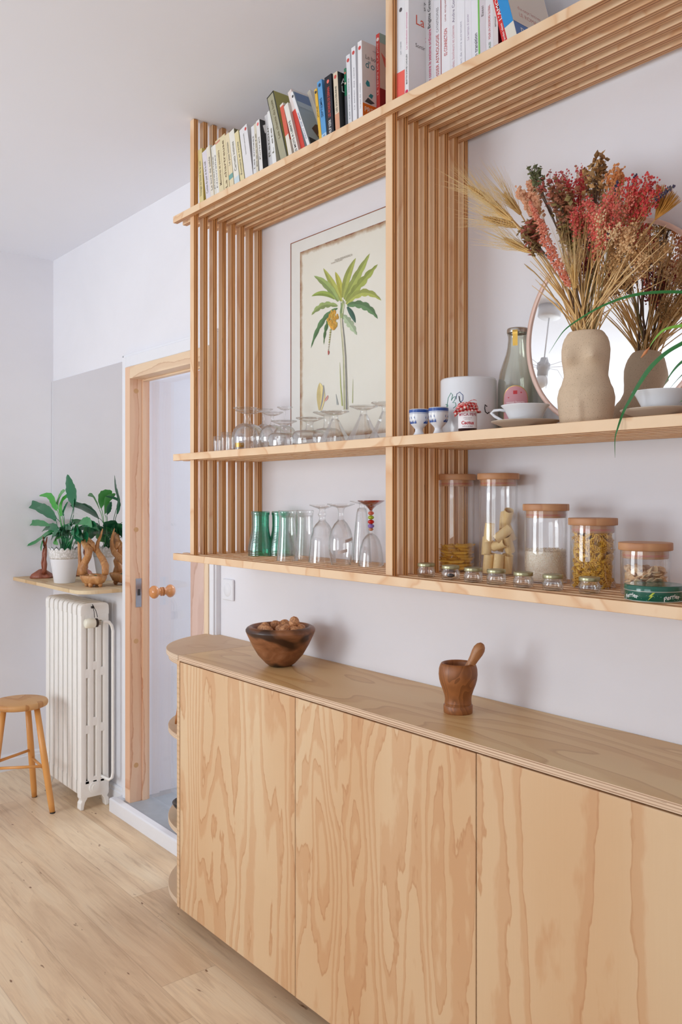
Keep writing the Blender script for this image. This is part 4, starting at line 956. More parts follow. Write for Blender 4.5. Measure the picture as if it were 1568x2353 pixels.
# fusilli
jx, jy, JH = JP[3]
M_fus = paint('fusilli_pasta', (246,196,72), .5, .08, 40)
b = MB(); n = 22
for bl in range(3):
    vs = []; 
    for i in range(n+1):
        s = i/n; a = s*3.0*PI+bl*2*PI/3; x = (s-.5)*.030
        for r in (0, .0048): vs.append((x, r*math.cos(a), r*math.sin(a)))
    b.add(vs, [(2*i, 2*i+1, 2*i+3, 2*i+2) for i in range(n)], 0, True)
o = b.build('fusilli', M_fus, solid=.0010)
fl = []; zf = .012
while zf < .118:
    for ring_r, cnt in ((.0365, 12), (.019, 5)):
        if ring_r < .03 and zf < .10: continue
        for k in range(cnt):
            a = 2*PI*(k+R_.random()*.8)/cnt; fl.append(((jx+ring_r*math.cos(a), jy+ring_r*math.sin(a), ZL+zf+R_.uniform(-.004,.004)), (R_.uniform(-1.2,1.2), R_.uniform(-1.0,1.0), a+PI/2+R_.uniform(-.5,.5))))
    zf += .0088
drop(o, 'yellow fusilli packed in the jar left of the low jar', 'pasta', 'fusilli in the fourth jar', fl[:200])
b = MB(); b.cyl(.028, .0065, .108, 24); tag(b.build('fusilli_core', M_fus, loc=(jx, jy, ZL)), 'packed mass of yellow fusilli in the middle of the fourth jar', 'pasta', kind='stuff')
# dried slices
jx, jy, JH = JP[4]
M_dry = paint('dried_slice', (234,200,158), .55, .14, 60)
b = MB(); vs = []; n = 14
def mdd(th, a): return 1
b.ball((0,0,0), (.0125,.0078,.0024), 16); 
for v in range(len(b.v)):
    x, y, z = b.v[v]; b.v[v] = (x, y, z+.25*x*x/.0125-.2*y*y/.0078)
o = b.build('dried_slice', M_dry); sl = []
for zc in [.011+i*.0062 for i in range(8)]:
    for rr2, cnt in ((.033, 11), (.012, 3)):
        if rr2 < .02 and zc < .04: continue
        for k in range(cnt):
            a = 2*PI*(k+R_.random())/cnt; sl.append(((jx+rr2*math.cos(a), jy+rr2*math.sin(a), ZL+zc+R_.uniform(-.002,.002)), (R_.uniform(-.8,.8), R_.uniform(-.7,.7), R_.uniform(0,3))))
drop(o, 'pale brown dried slice in the low glass jar behind the tin', 'dried slice', 'dried slices in the low jar', sl)
# small jars
M_lidg = paint('pale_gold_lid', (176,172,136), .28, .06, 60, Metallic=.75)
mn = ['mini jar nearest the upright with a pale gold lid', 'mini jar holding a black stone, second from the upright', 'mini jar third from the upright in front of the penne', 'mini jar fourth from the upright in front of the big pasta tubes', 'mini jar fifth from the upright before the rice jar', 'mini jar sixth from the upright between rice and fusilli', 'mini jar farthest right beside the green tin']
mp = [(980,1325,42),(1036,1331,44),(1088,1337,45),(1141,1342,47),(1203,1349,49),(1271,1356,51),(1355,1363,53)]
rib = lambda r, z, a: r*(1+(.014*math.cos(26*a) if .006 < z < .019 else 0))
m0 = None
for i, (px, py, w) in enumerate(mp):
    d = ray(px, py); tt = (ZL-CAMZ)/d.z; x, y = d.x*tt, CAMY+d.y*tt
    if m0 is None:
        m0 = thing('mini_jar', mn[0], 'jar', (x, y, ZL), 0, 'empty mini jars on the lower shelf')
        b = MB(); b.lathe([(0,0),(.019,0),(.0215,.0015),(.0225,.004),(.0228,.012),(.0225,.019),(.0205,.022),(.0200,.024),(.0200,.031)], 56, mod=rib); b.lathe([(.0180,.031),(.0180,.024),(.0200,.019),(.0203,.007),(.017,.004),(0,.0035)], 40)
        b.build('jar_glass', M_glass, m0)
        b = MB(); b.lathe([(.0206,.0262),(.0216,.0262),(.0219,.0270),(.0219,.0330),(.0212,.0345),(.0195,.0350),(.018,.0344),(0,.0344)], 44); b.build('lid', M_lidg, m0)
    else:
        c = copy_tree(m0); c.location = (x, y, ZL); c['label'] = mn[i]
    if i == 1: STX = (x, y)
b = MB(); b.ball((0,0,0), (.0115,.008,.0050), 16); o = b.build('pebble', paint('black_stone', (44,46,50), .5), loc=(STX[0], STX[1], ZL+.0095)); tag(o, 'flat black stone lying in the second mini jar', 'stone')

# green tin
t = thing('round_tin', 'round dark green drinks tin with white lettering at the right of the lower shelf', 'tin', (*at_fw(1504, 1.69, ZL)[:2], ZL))
R = .0565; M_tin = paint('dark_green_tin', (8,92,74), .22, .08, 20, Coat_Weight=.5); M_rim = paint('pale_tin_rim', (206,210,202), .3, .03, Metallic=.6)
b = MB(); b.lathe([(0,0),(R-.001,0),(R,.001),(R,.0205)], 64); b.build('tin_body', M_tin, t)
b = MB(); b.lathe([(R+.0008,.0205),(R+.0008,.0290),(R-.0005,.0308),(R-.003,.0312),(R-.006,.0306),(0,.0306)], 64); lid = b.build('lid', M_tin, t)
b = MB(); b.lathe([(R+.0004,.0196),(R+.0013,.0200),(R+.0013,.0208),(R+.0006,.0212)], 64); b.lathe([(R-.001,-.0002),(R+.0010,.0004),(R+.0010,.0014),(R,.0018)], 64); b.build('rim', M_rim, t)
def oncyl(a, r, z): # frame tangent to the cylinder at angle a
    n = Vector((math.cos(a), math.sin(a), 0)); tg = Vector((-math.sin(a), math.cos(a), 0))
    return basis(n*r+Vector((0,0,z)), tg, (0,0,1), n)
AV = math.atan2(CAMY-t.location.y, -t.location.x)
M_wl = paint('white_lettering', (226,230,226), .4)
for da in (.62, -.86, 2.2):
    o = add_text('Perrier', .0125, M_wl, t, Matrix.Identity(4), name='lettering', align='CENTER', ext=0, bold=.02)
    for v in o.data.vertices: v.co.y += -5*v.co.x**2*3+.0011+v.co.x*.12
    for v in o.data.vertices:
        aa = AV+da+v.co.x/R; v.co = Vector(((R+.0006)*math.cos(aa), (R+.0006)*math.sin(aa), .0105+v.co.y))
b = MB()
def cp_(x, z, a0, r=R+.0006): return (r*math.cos(a0+x/r), r*math.sin(a0+x/r), z)
for da in (-.10, 1.5):
    z = [( .003,.0190),(-.0045,.0115),(-.0005,.0115),(-.0065,.0030),(.0050,.0130),(.0010,.0130),(.0075,.0190)]
    b.add([cp_(x, y, AV+da) for x, y in z], [(0,1,2,5,6),(2,3,4,5)])
b.build('lightning_bolt', paint('lime_print', (190,206,70), .4), t)
b = MB()
for k in range(40):
    a = R_.uniform(-1.4,1.4); z = R_.uniform(.003,.018); b.blob(cp_(0, z, AV+a, R), (.0009,.0009,.0007))
b.build('printed_bubbles', paint('pale_green_dots', (130,190,170), .4), t)
tag(t, t['label'], 'tin')

# ------------------------------------------------------------------ middle shelf, right bay
M_porc = paint('white_porcelain', (232,234,238), .18, .012, 8)
M_blue = paint('cobalt_glaze', (52,86,160), .25, .2, 220)
for i, (px, Y, lab) in enumerate([(963, -.264, 'blue and white egg cup nearest the upright'), (1008, -.256, 'blue and white egg cup in front of the painted pot')]):
    x = at_fw(px, fwY(px, Y), ZM)[0]; t = thing('egg_cup', lab, 'egg cup', (x, Y, ZM), 0, 'porcelain egg cups')
    b = MB(); b.lathe([(0,0),(.0165,0),(.0165,.0015),(.013,.006),(.0098,.013),(.0098,.018),(.014,.023),(.0205,.030),(.0240,.040),(.0248,.052),(.0246,.066),(.0240,.0685),(.0228,.0665),(.0228,.052),(.021,.040),(.015,.030),(0,.027)], 44); b.build('cup_body', M_porc, t)
    b = MB(); b.lathe([(.0252,.0590),(.0252,.0665)], 44); b.lathe([(.0252,.0560),(.0252,.0567)], 44)
    for k in range(13):       # petal band
        a0 = 2*PI*k/15
        for j, (w_, z0, z1) in enumerate(((.0046, .0310, .0500),)):
            pts = []
            for s, zz in ((-1,z0),(0,z0),(1,z0),(.8,z0+.006),(0,z1),(-.8,z0+.006)):
                rr_ = (.0205+(zz-.030)*.35 if zz < .04 else .024+(zz-.04)*.0667)+.0007; pts.append((rr_*math.cos(a0+s*w_/rr_), rr_*math.sin(a0+s*w_/rr_), zz))
            b.add(pts, [(0,1,4,5),(1,2,3,4)])
    b.build('blue_pattern', M_blue, t)
# painted white pot
px, Y = 1077, -.135; fw = fwY(px, Y); x = at_fw(px, fw, ZM)[0]
t = thing('painted_pot', 'large white ceramic pot with childlike letters behind the egg cups', 'pot', (x, Y, ZM)); R = .0725; H = .150
b = MB(); b.lathe([(0,0),(R-.004,0),(R-.001,.002),(R,.006),(R,H-.004),(R-.002,H),(R-.005,H-.001),(R-.006,H-.006),(R-.006,.01),(0,.008)], 64); b.build('pot_body', M_porc, t)
AV = math.atan2(CAMY-Y, -x)
def doodle(pts, c, r=.0008, nm='doodle'):
    b = MB(); b.tube([((R+.0003)*math.cos(AV+a/R), (R+.0003)*math.sin(AV+a/R), z) for a, z in pts], r, 5); b.build(nm, paint('ink_%d_%d_%d' % c, c, .6, .02), t)
gr = (40,140,110)
doodle([(-.062,.075),(-.056,.098),(-.047,.110),(-.042,.104),(-.046,.090),(-.040,.098),(-.033,.100),(-.036,.090),(-.042,.084),(-.034,.084),(-.032,.076),(-.040,.070)], gr); doodle([(-.066,.082),(-.058,.080),(-.060,.070)], gr)
doodle([(-.032,.092),(-.030,.106),(-.022,.110),(-.014,.102),(-.014,.090),(-.020,.084)], (50,80,140)); doodle([(-.024,.100),(-.022,.088),(-.018,.082)], (30,30,40), .0012)
doodle([(.050,.074),(.044,.078),(.043,.068),(.045,.060),(.052,.056),(.058,.060)], (34,34,40), .0014)
# jam jar with gingham cloth
px, Y = 1075, -.272; fw = fwY(px, Y); x = at_fw(px, fw, ZM)[0]
t = thing('jam_jar', 'small jam jar with a red gingham cloth tied over its lid', 'jar', (x, Y, ZM)); R = .0222
AV = math.atan2(CAMY-Y, -x)
b = MB(); b.lathe([(0,0),(R-.002,0),(R,.002),(R,.046),(R-.0015,.050),(R-.0015,.062),(0,.062)], 40); b.build('jar_body', paint('dark_jam', (44,26,34), .12, .05, Coat_Weight=.6), t)
b = MB(); n = 24
vs = []
for k in range(n+1):
    a = AV-1.45+2.9*k/n
    for z in (.008, .0485): vs.append(((R+.0004)*math.cos(a), (R+.0004)*math.sin(a), z))
b.add(vs, [(2*k, 2*k+2, 2*k+3, 2*k+1) for k in range(n)], 0, True); lb = b.build('label', paint('paper_label_white', (240,236,238), .5, .01), t)
def cyltext(s, sz, c, z, par, AVx=0, Rr=R, bold=0, nm='lettering'):
    o = add_text(s, sz, ink(c), par, Matrix.Identity(4), name=nm, align='CENTER', ext=0, bold=bold)
    for v in o.data.vertices:
        aa = AV+AVx+v.co.x/Rr; v.co = Vector(((Rr+.0008)*math.cos(aa), (Rr+.0008)*math.sin(aa), z+v.co.y))
    return o
cyltext('MYCA PEPE', .0092, (170,30,70), .0400, t, bold=.01); cyltext('confiture extra de', .0028, (150,120,130), .0325, t); cyltext('petits fruits', .0028, (150,120,130), .0290, t)
cyltext('Cactus', .0110, (190,30,50), .0205, t, bold=.03); cyltext('confiture de figues', .0034, (120,60,80), .0125, t)
def gingham():
    N = NT('red_gingham'); co = N.coord('UV') if False else N.coord(); X, Y, Z = N.sep(co)
    def sq(v): return N.math('GREATER_THAN', N.math('SINE', N.math('MULTIPLY', v, 2*PI/.0085)), 0)
    r = N.math('MULTIPLY', N.math('ADD', sq(N.math('ADD', N.math('MULTIPLY', X, SA), N.math('ADD', N.math('MULTIPLY', Y, CA), N.math('MULTIPLY', Z, .35)))), sq(N.math('SUBTRACT', Z, N.math('MULTIPLY', X, .3)))), .5)
    N.base(N.ramp(r, [(0, rgb((240,226,222))), (.5, rgb((224,110,106))), (1, rgb((200,36,40)))], 'CONSTANT' if False else 'LINEAR')); N.set(Roughness=.8); return N.m
M_ging = gingham()
b = MB()
b.lathe([(0,.0705),(.012,.0705),(R-.001,.068),(R+.002,.060),(R+.003,.054)], 40, mod=lambda r, z, a: r*(1+(.07*math.sin(9*a)+.04*math.sin(5*a+1))*(1 if z < .062 else .3)))
b.lathe([(R+.001,.0545),(R+.005,.0510),(R+.010,.0470)], 60, mod=lambda r, z, a: r*(1+.10*math.sin(11*a)+.05*math.sin(7*a)))
b.build('cloth_cover', M_ging, t, solid=.0006)
# bow: two loops and tails in front of the lid
b = MB(); rt = Vector((SA, CA, 0)); fr = Vector((math.cos(AV), math.sin(AV), 0)); ct = fr*(R+.008)+Vector((-.004*SA, -.004*CA, .058))
for s, up_ in ((-1, -.010), (1, .010)):
    prev = None; loop = []
    for k in range(13):
        a = -PI+2*PI*k/12; L_ = .013*(1+math.cos(a)); loop.append(ct+rt*s*L_+Vector((0,0,1))*(.0085*math.sin(a)+up_*L_/.026)+fr*(.004*math.sin(a*.5)))
    vs = []
    for q in loop: vs += [q-fr*.006+Vector((0,0,.002)), q+fr*.005]
    b.add(vs, [(2*k, 2*k+1, 2*k+3, 2*k+2) for k in range(12)], 0, True)
for s in (-1, .35):
    vs = []
    for k in range(6):
        q = ct+rt*s*(.004+.0045*k)+Vector((0,0,-.0035*k if s < 0 else -.001*k))+fr*(.002*math.sin(k*1.5)); w = .005+.0006*k
        vs += [q+Vector((0,0,w)), q-Vector((0,0,w))]
    b.add(vs, [(2*k, 2*k+1, 2*k+3, 2*k+2) for k in range(5)], 0, True)
b.ball(ct+fr*.004, (.006,.006,.0055), 10)
b.build('bow', M_ging, t, solid=.0008)
# bottle
x, Y = -1.398, -.058; t = thing('glass_bottle', 'grey glass milk bottle with a pink arched label behind the cup', 'bottle', (x, Y, ZM)); AV = math.atan2(CAMY-Y, -x)
H = .277; b = MB()
b.lathe([(0,0),(.046,0),(.050,.003),(.0512,.008),(.0512,.115),(.0500,.140),(.0455,.165),(.0375,.190),(.0305,.210),(.0265,.228),(.0245,.248),(.0245,.258),(.0262,.260),(.0262,.264),(.0240,.266)], 56)
b.lathe([(.022,.266),(.0225,.248),(.0285,.210),(.0435,.165),(.048,.140),(.049,.115),(.049,.010),(.044,.006),(0,.005)], 48); b.build('bottle_glass', M_bottle, t)
b = MB(); b.lathe([(.0262,.2645),(.0270,.2645),(.0278,.2665),(.0275,.2745),(.0262,.277),(0,.277)], 44); b.build('cap', paint('silver_cap', (190,186,178), .25, .05, Metallic=.85), t)
b = MB(); vs = []
for k in range(9):
    s = k/8; rr_ = (.0282 if s < .15 else .0282-.0020*s); z = .270-.040*s; 
    for w in (-.0065, .0065): a = AV-.25+w/.0275; vs.append(((rr_+.0006)*math.cos(a), (rr_+.0006)*math.sin(a), z))
b.add(vs, [(2*k, 2*k+1, 2*k+3, 2*k+2) for k in range(8)]); b.build('paper_seal', paint('gold_foil', (190,150,70), .3, .15, 90, Metallic=.7), t)
def arch(w, z0, zs, r, c, nm, par, extra):
    b = MB(); n = 32; vs = []
    for k in range(n+1):
        s = -w+2*w*k/n; top = zs+math.sqrt(max(0, w*w-s*s)); a = AV-.12+s/r
        for q in range(9): z = z0+(top-z0)*q/8; vs.append((((r+extra)*math.cos(a)), (r+extra)*math.sin(a), z))
    fs = [(k*9+q, (k+1)*9+q, (k+1)*9+q+1, k*9+q+1) for k in range(n) for q in range(8)]
    b.add(vs, fs, 0, True); return b.build(nm, c, par)
lb = arch(.0325, .012, .093, .0514, paint('gold_edge', (206,164,96), .3, .1, Metallic=.6), 'label_border', t, .0003)
lb = arch(.0308, .013, .0925, .0514, paint('pink_label', (206,146,154), .45, .02), 'label', t, .0007)
cyltext('sweet hearts', .0088, (244,226,230), .083, t, -.12, .0518, .01); cyltext('drink with fruit', .0036, (236,206,210), .0745, t, -.12, .0518); cyltext('limited edition', .0036, (236,206,210), .069, t, -.12, .0518)
b = MB(); 
for s0, s1, z0, z1 in ((-.005,.005,.1035,.1125),): b.add([((.0524)*math.cos(AV-.12+s/.0514), (.0524)*math.sin(AV-.12+s/.0514), z) for s, z in ((s0,z0),(s1,z0),(s1,z1),(s0,z1))], [(0,1,2,3)])
for s0, z0 in ((-.017,.095),(.0145,.107)): b.add([((.0524)*math.cos(AV-.12+(s0+s)/.0514), (.0524)*math.sin(AV-.12+(s0+s)/.0514), z0+z) for s, z in ((0,-.002),(.0022,.001),(.0011,.0022),(0,.001),(-.0011,.0022),(-.0022,.001))], [(0,1,2,3,4,5)])
b.build('red_marks', paint('label_red', (196,44,52), .5), t)
# cups and saucers
M_sauc = paint('taupe_stoneware', (188,172,156), .45, .04, 50)
for px, Y, hand, lab in [(1208, -.235, 1, 'white cup on a taupe saucer in front of the bottle'), (1520, -.236, 0, 'white cup on a taupe saucer right of the vase')]:
    x = at_fw(px, fwY(px, Y), ZM)[0]
    s = thing('saucer', 'taupe saucer under the cup %s' % ('left of the body shaped vase' if hand else 'right of the body shaped vase'), 'saucer', (x, Y, ZM), 0, 'taupe saucers')
    b = MB(); b.lathe([(0,0),(.040,0),(.046,.003),(.068,.0125),(.0775,.0165),(.0780,.0180),(.0765,.0182),(.066,.0150),(.044,.0060),(0,.005)], 56); b.build('saucer_body', M_sauc, s)
    t = thing('cup', lab, 'cup', (x, Y, ZM+.0055), 0, 'white cups on saucers')
    b = MB(); b.lathe([(0,0),(.026,0),(.0275,.002),(.031,.008),(.037,.018),(.043,.030),(.049,.042),(.0550,.0475),(.0555,.0488),(.0540,.0486),(.047,.0425),(.041,.030),(.034,.017),(.025,.006),(0,.005)], 56); b.build('cup_body', M_porc, t)
    if hand:
        AVc = math.atan2(CAMY-Y, -x); ln = Vector((math.cos(AVc-PI/2-.15), math.sin(AVc-PI/2-.15), 0))
    else: ln = Vector((.3, .95, 0)).normalized()
    b = MB(); b.tube([ln*.046+Vector((0,0,.038)), ln*.058+Vector((0,0,.0405)), ln*.072+Vector((0,0,.0395)), ln*.078+Vector((0,0,.034)), ln*.070+Vector((0,0,.026)), ln*.055+Vector((0,0,.017)), ln*.036+Vector((0,0,.010))], [.0035,.0032,.0035,.0038,.0035,.0032,.003], 8); b.build('handle', M_porc, t)

# round mirror leaning on the wall
mt = thing('round_mirror', 'large round mirror in a thin copper pink frame leaning on the wall', 'mirror', (-1.12, -.084, ZM)); mt.rotation_euler = (-.0905, 0, 0)
Rm = .245; b = MB(); MX = Matrix.Translation((0, 0, Rm))@Matrix.Rotation(PI/2, 4, 'X')
b.lathe([(0,.000),(Rm-.010,.000)], 96, MX, smooth=False); b.build('mirror_glass', M_mirror, mt)
b = MB(); b.lathe([(Rm-.011,-.018),(Rm-.011,.003),(Rm-.010,.0045),(Rm-.001,.0045),(Rm,.003),(Rm,-.018),(Rm-.011,-.018)], 96, MX); b.build('frame', paint('rose_copper', (232,200,186), .35, .03, 30, Metallic=.2), mt)
b = MB(); b.lathe([(0,-.016),(Rm-.011,-.016)], 64, MX); b.build('back_board', paint('grey_back', (120,116,112), .7), mt)

# body shaped vase
VX, VY = -1.1037, -.1888; FA = math.radians(-72)
t = thing('vase', 'sand coloured stoneware vase shaped like a female torso holding dried flowers', 'vase', (VX, VY, ZM))
prof = [(0,.0543,.043),(.018,.0575,.047),(.040,.0600,.050),(.0635,.0615,.052),(.080,.0585,.047),(.095,.0520,.0405),(.112,.0474,.0365),(.130,.0492,.037),(.150,.0512,.040),(.168,.0522,.041),(.182,.0505,.0385),(.193,.0470,.036),(.201,.0420,.033),(.206,.0385,.031),(.2085,.0355,.0295)]
def interp(z):
    for i in range(len(prof)-1):
        if z <= prof[i+1][0]:
            f = (z-prof[i][0])/(prof[i+1][0]-prof[i][0]); f = f*f*(3-2*f)*.5+f*.5
            return [prof[i][k]*(1-f)+prof[i+1][k]*f for k in (1,2)]
    return list(prof[-1][1:])
b = MB(); n = 96; rows = 70; vs = []
for i in range(rows+1):
    z = .2085*i/rows; A, B = interp(z)
    for k in range(n):
        a = 2*PI*k/n; r = 1.0      # a = 0 is the figure's left, a = pi/2 the front
        x = A*math.copysign(abs(math.cos(a))**.9, math.cos(a)); y = B*math.copysign(abs(math.sin(a))**.9, math.sin(a))
        fx = x; g_ = 0
        if math.sin(a) > 0:
            for s, zz, am in ((1, .146, .0135), (-1, .149, .0120)): g_ += am*math.exp(-((fx-s*.0290)**2/(2*.0130**2)+(z-zz)**2/(2*(.0115 if z < zz else .016)**2)))
            g_ += .0022*math.exp(-((abs(fx)-.0290)**2+(z-.148)**2)/(2*.0022**2))
            g_ += .004*math.exp(-(fx**2/(2*.020**2)+(z-.092)**2/(2*.018**2)))
            g_ -= .0030*math.exp(-(fx**2+(z-.103)**2)/(2*.0022**2))
            if z < .068: g_ -= .0048*math.exp(-fx**2/(2*.0055**2))*min(1, (.068-z)/.02)
            v = abs(abs(fx)-(z-.062)*1.1) 
            if .062 < z < .095: g_ -= .0022*math.exp(-v**2/(2*.003**2))*(1-(z-.062)/.033)
        else:
            for s in (-1, 1): g_ += .012*math.exp(-((fx-s*.026)**2/(2*.018**2)+(z-.055)**2/(2*.022**2)))
            if z < .085: g_ -= .006*math.exp(-fx**2/(2*.004**2))
        y += math.copysign(g_, math.sin(a)) if abs(math.sin(a)) > .05 else 0
        vs.append((x, y, z))
fs = [(i*n+k, i*n+(k+1)%n, (i+1)*n+(k+1)%n, (i+1)*n+k) for i in range(rows) for k in range(n)]
b0 = len(vs)
for s, z in ((.90,.2095),(.80,.2065),(.85,.18),(.9,.13),(.9,.02)):
    A, B = interp(min(z, .2085)); 
    for k in range(n): a = 2*PI*k/n; vs.append((A*s*math.cos(a), B*s*math.sin(a), z))
fs += [(rows*n+k, rows*n+(k+1)%n, b0+(k+1)%n, b0+k) for k in range(n)]
for j in range(4): fs += [(b0+j*n+k, b0+j*n+(k+1)%n, b0+(j+1)*n+(k+1)%n, b0+(j+1)*n+k) for k in range(n)]
fs.append(tuple(range(n))[::-1]); fs.append(tuple(b0+4*n+k for k in range(n)))
b.add(vs, fs, 0, True)
N = NT('speckled_stoneware'); co = N.coord(); f = N.noise(co, 700, 2); g2 = N.noise(co, 14, 3)
c = N.mix(g2, rgb((202,178,150)), rgb((220,196,168))); c = N.mix(N.ramp(f, [(.64, (0,0,0,1)), (.70, (1,1,1,1))]), c, rgb((120,96,76)))
N.base(c); N.bump(f, .25, .001); N.set(Roughness=.75)
vz = b.build('vase_body', N.m, t); t.rotation_euler = (0, 0, FA-PI/2)

# ------------------------------------------------------------------ dried bouquet
MT = Vector((VX, VY, ZM+.2085))
def headp(px, py, dy=0): return atY(px, py, VY+dy)
RB = random.Random(5)
def stem_curve(head, n=9, bend=None):
    j = RB.uniform(-.020,.020); k = RB.uniform(-.012,.012)
    root = Vector((VX, VY, ZM+.06))+Vector((-j*.8, -k*.8, 0)); 
    dirn = head-MT; rim = MT+Vector((j, k, 0))+Vector((dirn.x, dirn.y, 0)).normalized()*.008 if dirn.length else MT
    B = rim+Vector((dirn.x*.25, dirn.y*.25, dirn.z*.45)); pts = [root]
    for i in range(n+1):
        s = i/n; pts.append(rim*(1-s)**2+B*2*s*(1-s)+head*s*s)
    return pts
def mt_(c, nm=None): return paint((nm or 'dried')+'_%d_%d_%d' % c, c, .75, .16, 60)
ST1 = mt_((222,182,122), 'straw'); ST2 = mt_((176,140,84), 'straw'); ST3 = mt_((112,88,70), 'stem'); ST4 = mt_((138,124,80), 'stem'); ST5 = mt_((232,198,146), 'straw')
def wheat(lab, hx, hy, tx_, ty_, dy, tx2=None):
    """ear from (hx,hy) to its tip (tx,ty)"""
    h = headp(hx, hy, dy); tp = headp(tx_, ty_, dy-.012); t = thing('wheat_stem', lab, 'dried flower', MT, 0, 'wheat ears in the vase')
    P = [p-MT for p in stem_curve(h)]; h = h-MT; tp = tp-MT
    b = MB(); b.tube(P, [.0017]*len(P), 6); b.build('stem', ST1, t)
    ax = (tp-h); L = ax.length; ax.normalize(); q1 = ax.orthogonal().normalized(); q2 = ax.cross(q1)
    b = MB(); aw = MB()
    for i in range(26):
        s = i/26; 
        for side in (0, PI, PI/2, 3*PI/2) if i % 2 else (PI/4, 3*PI/4, 5*PI/4, 7*PI/4):
            rad = .0064*math.sin(PI*(s*.85+.12)); od = (q1*math.cos(side)+q2*math.sin(side)); c = h+ax*(s*L)+od*rad
            dv = (ax*1.0+od*.45).normalized(); M3 = dv.to_track_quat('Z', 'Y').to_matrix(); b.blob(c, (.0026,.0026,.0072), 0, M=M3, smooth=True)
            if RB.random() < .85:
                e = c+(ax*1.0+od*RB.uniform(.12,.42)).normalized()*RB.uniform(.07,.12); m_ = (c+e)/2+od*.003; aw.tube([c, m_, e], [.00042,.00034,.00012], 3, cap=False)
    b.tube([h, tp], [.002,.001], 5); b.build('ear', mt_((218,178,112), 'wheat'), t); aw.build('awns', mt_((236,206,150), 'awn'), t)
wheat('wheat ear reaching farthest left, highest of the wheat', 1150, 476, 1076, 428, .03)
wheat('wheat ear reaching left just under the highest one', 1186, 520, 1112, 500, .0)
wheat('lowest wheat ear on the left side of the bouquet', 1218, 578, 1160, 550, -.02)
wheat('wheat ear pointing up left behind the salmon strands', 1196, 490, 1160, 446, .05)
wheat('wheat ear between the two left wheat groups', 1176, 505, 1130, 470, -.03)
wheat('short pale wheat ear hanging low in the middle above the vase mouth', 1322, 660, 1318, 610, -.05)
def spray(lab, px, py, dy, rad, color, nf, fs=.0022, stemmat=None, nstem=9, name='dried_flower', squash=1.0, grp=None, c2=None, flat=False, tight=.5, leafy=False, head='flower_head'):
    c = headp(px, py, dy); t = thing(name, lab, 'dried flower', MT, 0, grp)
    m_ = stemmat or ST1; b = MB(); fl = MB()
    P = [p-MT for p in stem_curve(c)]; b.tube(P, [.0016]*(len(P)-3)+[.0013,.0010,.0007], 5); c = c-MT; node = P[-4]
    ax = (c-node).normalized()
    nf = int(nf*1.5); fs *= 1.18; rad *= 1.1
    for i in range(nstem):
        v = Vector((RB.gauss(0,1), RB.gauss(0,1), RB.gauss(0,1)*squash)); v = v/max(1e-3, v.length)*rad*RB.uniform(.55,1.0)
        e = c+v; e.y = min(e.y, .13-.0); mid = (node+e)/2+v*.22; b.tube([node, mid, e], [.0008,.0006,.0004], 3, cap=False)
        for j in range(nf//nstem):
            s = RB.random()**tight; q = mid.lerp(e, s)+Vector((RB.gauss(0,1), RB.gauss(0,1), RB.gauss(0,1)))*rad*.17
            mi = 0 if RB.random() < .7 else 1
            r = fs*RB.uniform(.6,1.3)
            if leafy: fl.blob(q, (r*.35, r, r*1.5), mi, M=Euler((RB.uniform(0,3),RB.uniform(0,3),RB.uniform(0,3))).to_matrix())
            else: fl.blob(q, r, mi)
            if j % 3 == 0: b.tube([mid.lerp(e, max(0, s-.25)), q], .0003, 3, cap=False)
    b.build('stem', m_, t); fl.build(head, [mt_(color, 'petal'), mt_(c2 or tuple(int(v*.82) for v in color), 'petal')], t)
    return t
S = spray
S('crimson dried flower cluster left of centre in the bouquet', 1330, 436, .02, .036, (216,78,78), 420, .0024, grp='crimson clusters in the bouquet', c2=(196,56,64))
S('small rose red flower cluster at the top left of the bouquet', 1292, 404, .05, .022, (214,100,104), 150, .0020, grp='crimson clusters in the bouquet')
S('small rose red flower cluster at the top beside the orange one', 1328, 388, .04, .016, (220,110,112), 90, .0018, grp='crimson clusters in the bouquet')
S('crimson flower cluster on the right side of the bouquet', 1486, 434, -.02, .036, (216,78,76), 420, .0024, grp='crimson clusters in the bouquet', c2=(198,62,66))
S('coral pink cluster in the centre of the bouquet', 1395, 482, -.055, .036, (232,112,102), 460, .0022, c2=(230,150,128))
S('coral red spray hanging below the centre', 1380, 535, -.065, .034, (228,98,92), 320, .0020, c2=(230,160,130))
S('second coral spray between the crimson clusters', 1440, 455, -.03, .034, (222,118,102), 300, .0022, c2=(232,150,128))
S('rosy red spray falling below the left crimson cluster', 1348, 492, -.06, .032, (206,84,80), 300, .0022, c2=(226,124,108))
S('fine cream gypsophila spray in front of the coral cluster', 1402, 512, -.078, .030, (248,212,170), 150, .0020, stemmat=ST5, c2=(240,196,150))
S('burgundy plume low in the middle of the bouquet', 1358, 575, .0, .038, (168,78,80), 320, .0022, stemmat=ST3, squash=1.8)
S('cream gypsophila spray left of centre', 1368, 500, .0, .032, (248,208,164), 260, .0026, stemmat=ST5, grp='gypsophila sprays in the bouquet', c2=(236,204,164))
S('cream gypsophila spray right of centre', 1432, 515, .0, .040, (248,204,158), 330, .0026, stemmat=ST5, grp='gypsophila sprays in the bouquet', c2=(236,204,164))
S('cream gypsophila spray low on the right', 1476, 545, -.03, .040, (244,200,152), 280, .0024, stemmat=ST5, grp='gypsophila sprays in the bouquet', c2=(228,182,132))
S('peach spray at the upper right behind the crimson cluster', 1452, 462, .02, .034, (218,146,112), 300, .0026, c2=(226,170,134))
S('tan seed spray on the lower right of the bouquet', 1450, 590, -.01, .044, (214,170,116), 300, .0022, grp='tan grass sprays in the bouquet')
S('tan seed spray drooping farthest right', 1510, 560, .0, .036, (204,160,108), 240, .0021, grp='tan grass sprays in the bouquet')
